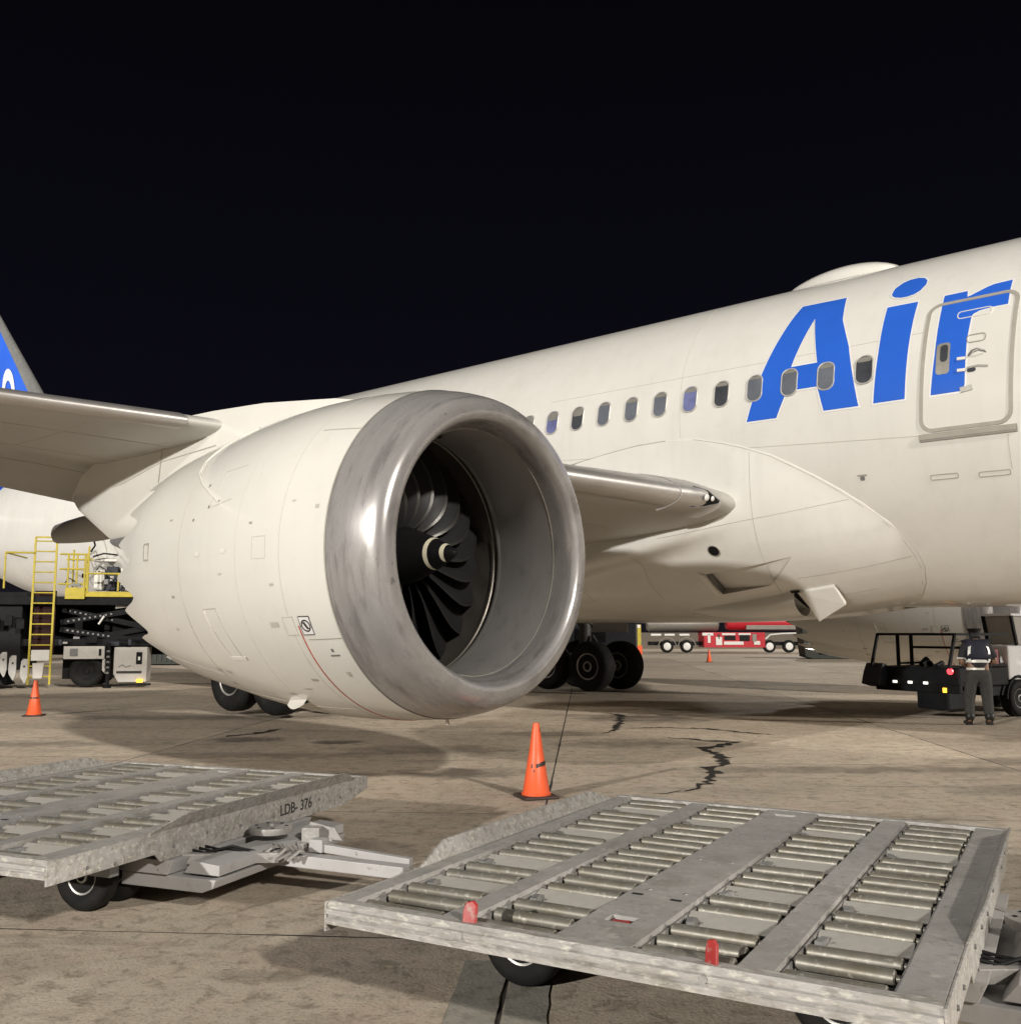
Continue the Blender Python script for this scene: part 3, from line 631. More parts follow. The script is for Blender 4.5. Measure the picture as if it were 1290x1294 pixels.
def wing(sgn):
    mb = MB(); mb.grid([[WP(l, s, 0, sgn) for s in SS] for l in LL]); mb.f.append(tuple((len(LL)-1)*len(SS)+k for k in range(len(SS)))); mb.m.append(0)
    wg = part(mb, 'wing', P['wing_grey'], smooth=True, ang=50)
    ss = [-.30, -.26, -.22, -.18, -.14, -.10, -.07, -.04, 0, .03, .06, .085, .11, .135, .155, .17]
    # slats: inboard, outboard sections
    for (a, b_) in ((3.98, 8.9), (10.4, 16.2), (16.25, 22), (22.05, 28)):
        n = max(3, int((b_-a)/1.2)); ls = [a+(b_-a)*i/n for i in range(n+1)]
        mb = MB(); mb.grid([[WP(l, s, 0 if k in (0, len(ss)-1) else .014, sgn) for k, s in enumerate(ss)] for l in ls])
        mb.f.append(tuple(range(len(ss)))); mb.m.append(0); mb.f.append(tuple(n*len(ss)+k for k in range(len(ss)))); mb.m.append(0)
        part(mb, 'slat', P['bright'], wg, smooth=True, ang=50)
    # root cuff with landing light
    ss2 = [-.30, -.26, -.22, -.18, -.14, -.10, -.07, -.04, 0, .03, .06, .085, .11, .135, .16, .18, .20]
    ls = [3.97, 3.9, 3.75, 3.6, 3.45, 3.3, 3.18, 3.08, 3.0, 2.93]; offs = [.026, .03, .03, .03, .03, .02, .0, -.03, -.08, -.16]
    mb = MB(); mb.grid([[WP(l, s, o_*(.15 if k in (0,) else 1), sgn) + Vector((.0, 0, 0)) for k, s in enumerate(ss2)] for l, o_ in zip(ls, offs)])
    mb.f.append(tuple(range(len(ss2)))); mb.m.append(0)
    cuff = part(mb, 'leading_edge_cuff', P['bright'], wg, smooth=True, ang=50)
    # landing light window: triangular dark recess, lamp inside
    tri = [(3.74, -.075), (3.72, .12), (3.52, .09), (3.30, .035), (3.30, .012), (3.52, -.05)]
    ctr = WP(3.53, .02, .055, sgn)
    vs = [WP(l, s, .04, sgn) for l, s in tri]
    mb = MB(); mb.add([ctr]+vs, [(0, i+1, (i+1) % 6+1) for i in range(6)]); part(mb, 'landing_light', P['black'], wg)
    mb = MB(); mb.tube(vs+[vs[0]], .010, 6); part(mb, 'light_frame', P['gear'], wg, smooth=True)
    for (l, s, r) in ((3.60, .015, .06), (3.47, .012, .045)):
        mb = MB(); p = WP(l, s, .045, sgn); d = (WP(l, s, .2, sgn)-p).normalized()
        vs = []; rows = []
        for i in range(6):
            a = pi/2*i/5; rr = r*cos(a); u = d.cross(Vector((0,0,1))).normalized(); v_ = d.cross(u)
            rows.append([p + d*(r*.6*sin(a)) + (u*cos(2*pi*k/14)+v_*sin(2*pi*k/14))*rr for k in range(14)])
        mb.grid(rows, closed=True); part(mb, 'lamp_lens', P['rimw'], wg, smooth=True)
    # flap track fairings: slim canoes under the trailing edge
    for l, L_, hh in ((5.6, 4.0, .42), (8.3, 4.4, .46), (13.5, 3.4, .36), (18.5, 2.8, .3)):
        _, x, z, c_, tc, tw = wsec(l); rows = []
        for i in range(15):
            q = i/14; xx = x-c_*.62-L_*q; base = z - c_*.045*(1-q*.6) - q*.28 + (-c_*.62-L_*q)*sin(R(tw))*.5
            rr = max(.01, sin(pi*min(1, q**.8)*.80)**.7)
            rows.append([Vector((xx, sgn*l+.20*rr*cos(2*pi*k/16), base - hh*.35 + hh*.62*rr*sin(2*pi*k/16))) for k in range(16)])
        mb = MB(); mb.grid(rows, closed=True); mb.f.append(tuple(14*16+k for k in range(16))); mb.m.append(0); part(mb, 'flap_track_fairing', P['wing_grey'], wg, smooth=True)
    # flap seams
    for s in (.84,):
        part(MB().tube([WP(l, s, .002, sgn) for l in (3.6, 5, 6.5, 8.3, 10.2, 13, 16)], .012, 5), 'flap_gap', P['gear'], wg)
    for s in (.40, .62):
        part(MB().tube([WP(l, s, .001, sgn) for l in (3.6, 5, 6.5, 8.3, 10.2, 13, 16, 20)], .006, 4), 'panel_seam', P['panelline'], wg)
    for l in (6.2, 7.9, 11.3, 13.2):
        part(MB().tube([WP(l, s, .001, sgn) for s in (.26, .4, .5, .62, .75, .84)], .005, 4), 'panel_seam', P['panelline'], wg)
    return wg
wing(-1); wing(1)

# ------------------------------------------------------------------ engines (thing > engine_nacelle > sub-parts); axis at y=-9.75, z=2.516
EZ = 2.516; SL = .0045
OUT = [(0, 1.471), (.006, 1.512), (.022, 1.560), (.06, 1.608), (.13, 1.650), (.25, 1.695), (.41, 1.741), (.62, 1.782)]
COWL = [(.62, 1.784), (.9, 1.812), (1.25, 1.838), (1.6, 1.852), (2.0, 1.855), (2.4, 1.84), (2.8, 1.815), (3.2, 1.772), (3.6, 1.715), (4.0, 1.665), (4.4, 1.605), (4.7, 1.555)]
INN = [(0, 1.471), (.007, 1.442), (.028, 1.410), (.07, 1.378), (.15, 1.347), (.30, 1.322)]
LIN = [(.30, 1.320), (.5, 1.313), (.7, 1.318), (.95, 1.345), (1.18, 1.378)]
CASE = [(1.18, 1.395), (1.22, 1.40), (1.5, 1.412), (1.95, 1.40)]
def cowlr(a):
    pr = OUT+COWL
    for (a0, r0), (a1, r1) in zip(pr[:-1], pr[1:]):
        if a0 <= a <= a1 and a1 > a0: return r0+(r1-r0)*(a-a0)/(a1-a0)
    return COWL[-1][1]
def NP(a, t, off=0):                    # nacelle skin; t degrees, 0 = outboard horizontal, 90 = top (local to the engine, x = -a)
    r = cowlr(a)+off; return Vector((-a, -r*cos(R(t)), r*sin(R(t))+SL*a))
def nstrip(pts, wd, off, wr=None):
    rows = []; P2 = []
    for p, q in zip(pts[:-1], pts[1:]):
        n = max(1, int(math.hypot(q[0]-p[0], (q[1]-p[1])*.0314)/.08)); P2 += [(p[0]+(q[0]-p[0])*i/n, p[1]+(q[1]-p[1])*i/n) for i in range(n)]
    P2.append(pts[-1])
    for i, p in enumerate(P2):
        A_ = P2[max(0, i-1)]; B_ = P2[min(len(P2)-1, i+1)]; dx, dy = B_[0]-A_[0], (B_[1]-A_[1])*.0314; L = math.hypot(dx, dy) or 1
        nx, ny = -dy/L*wd/2, dx/L*wd/2/.0314
        rows.append([NP(p[0]+nx, p[1]+ny, -.003), NP(p[0]+nx, p[1]+ny, off), NP(p[0]-nx, p[1]-ny, off), NP(p[0]-nx, p[1]-ny, -.003)])
    return MB().grid(rows)
def npatch(a0, a1, t0, t1, off, sl=0):
    return MB().grid([[NP(a0+(a1-a0)*i/6+sl*k/6, t0+(t1-t0)*k/6, off) for k in range(7)] for i in range(7)])
def nlathe(pr, n=128, sm=1):
    mb = MB(); rows = [[Vector((-a, -r*cos(2*pi*k/n), r*sin(2*pi*k/n)+SL*a)) for k in range(n)] for a, r in pr]; mb.grid(rows, closed=True); return mb
def smoothprof(pr, m=4):                # Catmull-Rom refine
    out = []
    for i in range(len(pr)-1):
        p0 = pr[max(0, i-1)]; p1 = pr[i]; p2 = pr[i+1]; p3 = pr[min(len(pr)-1, i+2)]
        for k in range(m):
            t = k/m; out.append(tuple(.5*((2*p1[j])+(-p0[j]+p2[j])*t+(2*p0[j]-5*p1[j]+4*p2[j]-p3[j])*t*t+(-p0[j]+3*p1[j]-3*p2[j]+p3[j])*t**3) for j in (0, 1)))
    out.append(pr[-1]); return out
# cowl with saw-tooth trailing edge
NC = 20; NN = NC*12; mb = MB(); rows = []
for a, r in COWL: rows.append([Vector((-a, -r*cos(2*pi*k/NN), r*sin(2*pi*k/NN)+SL*a)) for k in range(NN)])
def tooth(k): u = (k % 12)/12; return max(0, min(1, .55*(.5-.5*cos(2*pi*u))+.45*(1-abs(2*u-1))))
def chev(k): t = tooth(k); return t**1.05
e1 = []; e2 = []; e3 = []; e4 = []
for k in range(NN):
    d = .12+.58*chev(k)
    for lst, f_, dr in ((e1, .35, -.045), (e2, .7, -.10), (e3, 1.0, -.15)):
        a = 4.7+d*f_; r = 1.555 - (a-4.7)*.22; lst.append(Vector((-a, -r*cos(2*pi*k/NN), r*sin(2*pi*k/NN)+SL*a)))
    a = 4.7+d; r = 1.555-(a-4.7)*.22-.022; e4.append(Vector((-a, -r*cos(2*pi*k/NN), r*sin(2*pi*k/NN)+SL*a)))
rows += [e1, e2, e3, e4]
for a, r in ((4.6, 1.46), (4.2, 1.45), (3.6, 1.42)): rows.append([Vector((-a, -r*cos(2*pi*k/NN), r*sin(2*pi*k/NN)+SL*a)) for k in range(NN)])
mb.grid(rows, closed=True)
eng = part(mb, 'engine_nacelle', P['white2'], smooth=True, ang=40)
eng.location = (0, -9.75, EZ)
def sub(mb, nm, m, **k): return part(mb, nm, m, eng, **k)
lipo = smoothprof(OUT, 4); lipi = smoothprof(INN, 4)
sub(nlathe(lipi[::-1] + lipo[1:], 160), 'inlet_lip', P['lip'], smooth=True, ang=60)
sub(nlathe([(.615, 1.779), (.632, 1.779), (.632, 1.789), (.615, 1.786)]), 'lip_joint', P['seal'])
sub(nlathe(smoothprof(LIN, 3)), 'inlet_liner', P['liner'], smooth=True)
sub(nlathe([(.298, 1.325), (.298, 1.3165), (.31, 1.3165)]), 'lip_joint', P['seal'])
sub(nlathe([(1.17, 1.372), (1.185, 1.366), (1.22, 1.37), (1.235, 1.385), (1.235, 1.402)]), 'fan_case_ring', P['bright'], smooth=True)
sub(nlathe([(1.235, 1.402), (1.30, 1.405), (1.31, 1.392), (1.345, 1.392), (1.36, 1.408), (1.5, 1.412), (1.95, 1.40)]), 'fan_case', P['exh'], smooth=True)
sub(nlathe([(1.95, 1.41), (1.96, .3)]), 'fan_duct', P['black'])
sub(nlathe([(.60, .004), (.605, .02), (.63, .042), (.70, .078), (.80, .124), (.95, .185), (1.10, .24), (1.25, .29), (1.36, .325), (1.42, .34), (1.9, .36)], 48), 'spinner', P['black'], smooth=True)
def ringarc(a0, a1, t0, t1, off=.004):
    pr = [(.60, .0), (.63, .042), (.70, .078), (.80, .124), (.95, .185), (1.10, .24), (1.25, .29), (1.42, .34)]
    def rr(a):
        for (p, q), (p1, q1) in zip(pr[:-1], pr[1:]):
            if p <= a <= p1: return q+(q1-q)*(a-p)/(p1-p)
    rows = []
    for i in range(33):
        t = R(t0+(t1-t0)*i/32); wdt = sin(pi*min(1, max(0, i/32)))**.45; am = (a0+a1)/2; h = (a1-a0)/2*max(.12, wdt)
        rows.append([Vector((-a, -(rr(a)+off)*cos(t), (rr(a)+off)*sin(t)+SL*a)) for a in (am-h, am, am+h)])
    return MB().grid(rows)
sub(ringarc(.895, .943, -95, 108), 'spinner_mark', P['ring'], smooth=True)
sub(ringarc(.715, .762, -75, 115), 'spinner_mark', P['ring'], smooth=True)
# fan blades: twisted, swept, wide
NB = 20; rows = []; NR = 12
for i in range(NR+1):
    q = i/NR; r = .31+q*1.08; chord = .38+.46*sin(pi*q**.8)*.75+.05*q; st = R(28+34*q)          # angle of chord from the axis
    swp = .05*sin(pi*q)-.10*q**3; tan = -.04*sin(pi*q*.9)+.10*q**2.5
    row = []
    for k, (u, th_) in enumerate(((-.5, 0), (-.46, .012), (-.25, .022), (.05, .02), (.35, .010), (.5, 0), (.35, -.008), (.05, -.012), (-.25, -.012), (-.46, -.008))):
        cu = .05*(1-4*u*u)*chord*.9 + th_*(1-.55*q)
        ax_, tg = u*chord*cos(st) - cu*sin(st)*-1*0 - cu*sin(st), u*chord*sin(st) + cu*cos(st)
        a = 1.56 + ax_ - swp; ang = (tg+tan)/r
        row.append(Vector((-a, -r*cos(ang), -r*sin(ang))))
    rows.append(row)
mb = MB(); mb.grid(rows, closed=True); mb.f.append(tuple(range(10))); mb.m.append(0); mb.f.append(tuple(NR*10+k for k in range(10))); mb.m.append(0)
bl0 = sub(mb, 'fan_blade', P['blade'], smooth=True, ang=50)
mb = MB(); mb.grid([[r[9]+Vector((.002,0,0)), r[0]+Vector((.006,0,0)), r[1]+Vector((.002,0,0))] for r in rows]); be0 = part(mb, 'blade_edge', P['bladeedge'], eng, smooth=True)
# leading edges are joined to the blade as one mesh (second material slot)
me = bl0.data; b = bmesh.new(); b.from_mesh(me); me2 = be0.data; n0 = len(b.faces); b.from_mesh(me2); b.faces.ensure_lookup_table()
for f_ in b.faces[n0:]: f_.material_index = 1
me.materials.append(P['bladeedge']); b.to_mesh(me); b.free(); bpy.data.objects.remove(be0)
bl0.location = (0, 0, SL*1.5)
for k in range(1, NB):
    c_ = inst(bl0, eng, (0, 0, SL*1.5)); c_.rotation_euler = (2*pi*k/NB+.0, 0, 0)
bl0.rotation_euler = (0, 0, 0)
sub(MB().box((-.42, -.46, 1.235), (.05, .02, .11)), 'pressure_probe', P['black'])
# core nozzle and plug
sub(nlathe([(3.6, 1.1), (4.6, .98), (5.35, .80), (5.95, .64), (5.96, .60), (5.3, .7)], 48), 'core_nozzle', P['exh'], smooth=True)
sub(nlathe([(5.2, .5), (5.8, .46), (6.5, .26), (6.9, .05), (6.92, .002)], 32), 'exhaust_plug', P['exh'], smooth=True)
sub(nlathe([(3.7, 1.43), (3.72, .9)], 48), 'bypass_duct', P['black'])
# seams, latches and markings
full = [(2.75, t) for t in range(-180, 181, 6)]
sub(nstrip([(3.28, t) for t in range(-120, 121, 4)], .010, .003), 'cowl_seam', P['panelline'])
sub(nstrip([(1.28, t) for t in range(-100, 101, 4)], .006, .002), 'cowl_seam', P['panelline'])
sub(nstrip([(.64, -31), (1.10, -31)], .010, .003), 'cowl_seam', P['seal'])
sub(nstrip([(.64, 41), (1.2, 41.5)], .010, .003), 'cowl_seam', P['seal'])
sub(nstrip([(1.17, t) for t in range(-95, -23, 3)], .016, .004), 'red_stripe', P['red'])
# no-step placards
for a0, c_, k in ((.985, P['ink'], 0), (1.22, P['panelline'], 1)):
    lp = [(a0, -23), (a0+.155, -23), (a0+.155, -29.2), (a0, -29.2), (a0, -23)]
    sub(npatch(a0, a0+.155, -23, -29.2, .0035), 'placard', P['purewhite'] if k == 0 else P['white2'])
    sub(nstrip(lp, .010, .005), 'placard_border', c_)
ctr = (1.062, -26.1)
def circ(rad, n=24, ph=0): return [(ctr[0]+rad*cos(2*pi*i/n), ctr[1]+rad*sin(2*pi*i/n)/.0314) for i in range(n+1)]
sub(nstrip(circ(.058), .014, .006), 'placard_symbol', P['ink'])
sub(nstrip([(ctr[0]+.02, ctr[1]+1.2), (ctr[0]-.0, ctr[1]), (ctr[0]-.018, ctr[1]-1.1)], .028, .006), 'placard_symbol', P['ink'])
sub(nstrip([(ctr[0]-.042, ctr[1]-1.3), (ctr[0]+.042, ctr[1]+1.3)], .010, .0065), 'placard_symbol', P['ink'])
sub(npatch(1.47, 1.60, -24.6, -26.4, .004), 'placard', P['panelline'])
sub(nstrip([(.78, -37.2), (.90, -37.2)], .018, .004), 'placard', P['gear']); sub(nstrip([(.83, -35.2), (.86, -35.2)], .035, .004), 'placard', P['gear'])
# latch doors / vents
lp = [(2.55, -20), (2.82, -20.5), (2.66, -40), (2.42, -39), (2.55, -20)]; sub(nstrip(lp, .012, .004), 'access_door', P['panelline'])
sub(nstrip([(2.82, -21), (2.78, -28), (2.67, -39.5)], .022, .007), 'access_door', P['edgewhite'])
sub(nstrip([(2.35, -39.2), (2.68, -39.8)], .045, .008), 'access_door', P['edgewhite'])
lp = [(4.18, 5.5), (4.33, 5.7), (4.30, -1.2), (4.16, -1.4), (4.18, 5.5)]; sub(nstrip(lp, .025, .006), 'vent', P['seal'])
for a, t in ((2.2, 0), (2.75, -.5)): sub(npatch(a, a+.10, t, t-1.4, .006), 'latch', P['edgewhite'])
for a, t in ((2.85, 25), (2.68, 16), (2.98, 12)): sub(npatch(a, a+.03, t, t-1, .004), 'fastener', P['gear'])
lp = [(2.2, 30), (2.62, 29), (2.68, 15), (2.25, 17)]; sub(nstrip(lp, .008, .003), 'access_door', P['panelline'])
rnd = random.Random(4)
for a, t, da, dt, mk in [(.80, -44, .05, 2.2, 'panelline'), (1.35, -47, .10, 1.0, 'seal'), (1.60, -52, .12, .8, 'panelline'), (2.0, -56, .10, .8, 'seal'), (1.4, -12, .06, .8, 'panelline'), (1.75, 8, .05, .7, 'seal'), (2.3, -8, .06, .6, 'panelline'), (3.5, -16, .07, 1.0, 'seal'), (3.7, -30, .06, 1.0, 'panelline'), (3.0, -48, .10, .9, 'seal'), (2.5, -58, .10, .8, 'panelline'), (3.6, 14, .06, .7, 'seal'), (1.1, 14, .05, .6, 'panelline'), (.75, 12, .05, 1.2, 'panelline')]:
    sub(npatch(a, a+da, t, t-dt, .004), 'stencil', P[mk])
for t in range(-84, -40, 9): sub(npatch(3.22, 3.34, t, t-1.1, .007), 'cowl_latch', P['seal'])
sub(nstrip([(2.02, t) for t in range(-100, 70, 4)], .004, .0015), 'cowl_seam', P['panelline'])
sub(nstrip([(3.3, -52), (4.6, -50)], .008, .002), 'cowl_seam', P['panelline']); sub(nstrip([(1.3, -66), (3.25, -64)], .008, .002), 'cowl_seam', P['panelline'])
sub(nstrip([(1.5, 3), (1.72, 3), (1.72, -4), (1.5, -4), (1.5, 3)], .006, .002), 'access_door', P['panelline'])
# strake along the upper shoulder, drain mast
sub(nstrip([(3.05, 60), (3.45, 52), (3.55, 42), (3.42, 34), (3.05, 26), (2.5, 17)], .028, .012), 'nacelle_strake', P['edgewhite'], smooth=True)
mb = MB(); rows = []
for i in range(9):
    q = i/8; a = 1.95+.42*q; rows.append([NP(a, -60-3*q, -.01), NP(a+.02, -60.2-3*q, .01+.10*sin(pi*min(1, .15+q*.7))), NP(a, -62.2-3*q, -.01)])
sub(mb.grid(rows), 'drain_mast', P['edgewhite'], smooth=True)
sub(MB().tube([NP(.66, -88, -.01), NP(.67, -89, .05)], .02, 8), 'drain_stub', P['edgewhite'])
# port engine: the same parts on the other side
eng2 = inst(eng, AIR, (0, 9.75, EZ))
for ch in list(eng.children): inst(ch, eng2)

# pylons
for sg in (-1, 1):
    mb = MB(); pro = [(-1.7, 4.36, .03), (-2.6, 4.52, .16), (-4.0, 4.66, .24), (-5.2, 4.72, .26), (-6.5, 4.75, .27), (-8.0, 4.6, .25), (-9.3, 4.2, .13), (-9.75, 3.95, .02)]
    bot = [4.2, 4.1, 3.8, 3.5, 3.05, 3.02, 3.60, 3.85]; rows = []
    for (x, zt, hw), zb in zip(pro, bot):
        rows.append([Vector((x, sg*9.75+o_*hw, zb+(zt-zb)*q)) for o_, q in ((-.55, 0), (-.9, .06), (-1, .2), (-1, .8), (-.8, 1), (.8, 1), (1, .8), (1, .2), (.9, .06), (.55, 0))])
    mb.grid(rows, closed=True); py = part(mb, 'engine_pylon', P['white2'], smooth=True, ang=40)
    part(MB().tube([(-6.4, sg*9.75-.275, 4.7), (-6.42, sg*9.75-.275, 4.2), (-6.5, sg*9.75-.275, 3.6), (-6.38, sg*9.75-.27, 3.1)], .009, 5), 'pylon_seam', P['panelline'], py)
    part(MB().tube([(-5.0, sg*9.75-.265, 4.2), (-6.4, sg*9.75-.274, 4.12), (-7.6, sg*9.75-.262, 3.9), (-8.8, sg*9.75-.2, 3.8)], .006, 5), 'pylon_seam', P['panelline'], py)
    mb = MB(); rows = []                     # dark heat shield below
    for x, zt, zb, hw in ((-5.0, 3.5, 3.0, .26), (-6.0, 3.2, 2.7, .28), (-7.0, 3.08, 2.72, .27), (-8.0, 3.06, 2.98, .2)):
        rows.append([Vector((x, sg*9.75+o_*hw, zb+(zt-zb)*q)) for o_, q in ((-.8, 0), (-1, .5), (-1, 1), (1, 1), (1, .5), (.8, 0))])
    mb.grid(rows, closed=True); part(mb, 'heat_shield', P['gear'], py, smooth=True)

# ------------------------------------------------------------------ tail
def lifting(nm, st, m, tc=.09):          # st: list of (le point, chord, 'V' or side)
    rows = []
    for p, c_, ax in st:
        r = []
        for s in SS:
            q = s*s; yt = 5*tc*(.2969*math.sqrt(q)-.126*q-.3516*q*q+.2843*q**3-.1036*q**4)*c_*(1 if s > 0 else -1)
            r.append(Vector((p[0]-q*c_, p[1]+(yt if ax == 'V' else 0), p[2]+(0 if ax == 'V' else yt))))
        rows.append(r)
    mb = MB(); mb.grid(rows); n = len(SS); mb.f.append(tuple((len(rows)-1)*n+k for k in range(n))); mb.m.append(0)
    return part(mb, nm, m, smooth=True, ang=50)
def finle(z): return -34.15-(z-11.26)*1.137
fin = lifting('tail_fin', [((finle(7.6)+.2, 0, 7.6), 12.4, 'V'), ((finle(9), 0, 9), 10.2, 'V'), ((finle(13), 0, 13), 6.6, 'V'), ((finle(16.6), 0, 16.6), 3.6, 'V'), ((finle(17.2)-.5, 0, 17.2), 2.2, 'V')], P['tailblue'])
rows = []
for z, c_ in ((7.7, 12.3), (9, 10.2), (13, 6.6), (16.6, 3.6)):
    r = []
    for s in (-.28, -.2, -.1, -.04, 0, .04, .1, .2, .28):
        q = s*s; yt = 5*.09*(.2969*math.sqrt(q)-.126*q-.3516*q*q)*c_*(1 if s > 0 else -1); sc_ = 1.03
        r.append(Vector((finle(z)+.02-q*c_, yt*sc_+(.01 if s > 0 else -.01 if s < 0 else 0), z)))
    rows.append(r)
part(MB().grid(rows), 'fin_leading_edge', P['gear'], fin, smooth=True)
for sg in (-1, 1):
    lifting('tailplane', [((-34.6, sg*.6, 6.3), 7.0, 'H'), ((-41.6, sg*9.6, 7.4), 2.3, 'H'), ((-42.6, sg*10, 7.45), 1.4, 'H')], P['wing_grey'])
def finring(cx, cz, rx, rz, wd, sh, t0=0, t1=360):
    rows = []
    for i in range(41):
        t = R(t0+(t1-t0)*i/40)
        def p(k): zz = cz+rz*k*sin(t); return (cx+rx*(k if True else 1)*cos(t)+sh*(zz-cz), zz)
        rr = []
        for k in (1-wd, 1+wd):
            x, z = p(k); c_ = 10.2-(z-9)*.9; q = max(0.001, (finle(z)-x)/c_); yt = 5*.09*(.2969*math.sqrt(q)-.126*q-.3516*q*q+.2843*q**3-.1036*q**4)*c_
            rr.append(Vector((x, -yt-.03, z)))
        rows.append(rr)
    return MB().grid(rows)
part(finring(-36.75, 11.55, .50, 1.05, .27, -.35), 'letter', P['purewhite'], fin)
part(finring(-38.5, 11.9, .55, 1.15, .27, -.35), 'letter', P['purewhite'], fin)
part(finring(-40.3, 12.4, .6, 1.2, .26, -.35), 'letter', P['purewhite'], fin)

# ------------------------------------------------------------------ landing gear
def wheel_meshes(r, wdt):
    t = MB(); h = wdt/2
    t.lathe([(-h*.75, r*.52), (-h*.95, r*.62), (-h, r*.78), (-h*.88, r*.92), (-h*.6, r*.985), (-h*.3, r), (0, r), (h*.3, r), (h*.6, r*.985), (h*.88, r*.92), (h, r*.78), (h*.95, r*.62), (h*.75, r*.52)], ax='Y', n=40)
    for k in (-.45, -.15, .15, .45):
        pass
    m = MB(); m.lathe([(-h*.72, 0.001), (-h*.72, r*.14), (-h*.86, r*.15), (-h*.84, r*.20), (-h*.55, r*.24), (-h*.50, r*.40), (-h*.74, r*.47), (-h*.80, r*.53), (0, r*.54), (h*.80, r*.53), (h*.74, r*.47), (h*.50, r*.40), (h*.55, r*.24), (h*.84, r*.20), (h*.86, r*.15), (h*.72, r*.14), (h*.72, .001)], ax='Y', n=32)
    for k in range(8):
        a = 2*pi*k/8
        for s in (-1, 1): m.lathe([(s*h*.50, .0001), (s*h*.50, r*.035), (s*h*.62, r*.035), (s*h*.62, .0001)], o=(r*.32*cos(a), 0, r*.32*sin(a)), ax='Y', n=8)
    return t, m
wt, wm = wheel_meshes(.68, .50); ty0 = None
for sg in (-1, 1):
    yc = sg*5.05 if sg < 0 else 5.15; tr = .70
    mb = MB(); mb.tube([(-9.95, yc, .66), (-9.95, yc, 2.2)], .17, 16); mb.tube([(-9.95, yc, 1.8), (-10.2, sg*6.3, 3.9)], .22, 16)
    mb.tube([(-9.95, yc, 2.1), (-9.95, sg*3.2, 2.6)], .09, 10); mb.tube([(-9.95, yc, 2.0), (-8.0, sg*4.6, 3.0)], .08, 10)
    mb.tube([(-9.0, yc, .66), (-10.9, yc, .66)], .15, 12)
    for x in (-9.22, -10.68): mb.tube([(x, yc-tr, .66), (x, yc+tr, .66)], .11, 12)
    mb.tube([(-9.7, yc, 1.5), (-9.3, yc, 1.0), (-9.6, yc, .8)], .05, 8)
    lg = part(mb, 'landing_gear', P['strut'], smooth=True)
    for x in (-9.22, -10.68):
        for dy in (-tr, tr):
            if ty0 is None: ty0 = part(wt, 'tyre', P['tyre'], lg, smooth=True, ang=50); ri0 = part(wm, 'wheel_rim', P['rim'], lg, smooth=True, ang=40); a, b_ = ty0, ri0
            else: a, b_ = inst(ty0, lg), inst(ri0, lg)
            a.location = b_.location = (x, yc+dy, .68)
    part(MB().box((-9.9, yc+sg*.95, 2.35), (1.5, .05, 1.5)), 'gear_door', P['wing_grey'], lg, bevel=.01)
    part(MB().box((-10.2, sg*2.3, 1.62), (2.3, .05, 1.0)), 'gear_door', P['navy'], lg, bevel=.01)
mb = MB(); mb.tube([(13.6, 0, .5), (13.6, 0, 2.4)], .12, 14); mb.tube([(13.6, -.45, .5), (13.6, .45, .5)], .08, 10); mb.tube([(13.6, 0, 1.5), (14.8, 0, 2.4)], .06, 10)
ng = part(mb, 'landing_gear', P['gear'], smooth=True)
for dy in (-.33, .33):
    for src in (ty0, ri0): o = inst(src, ng, (13.6, dy, .5)); o.scale = (.735, .72, .735)

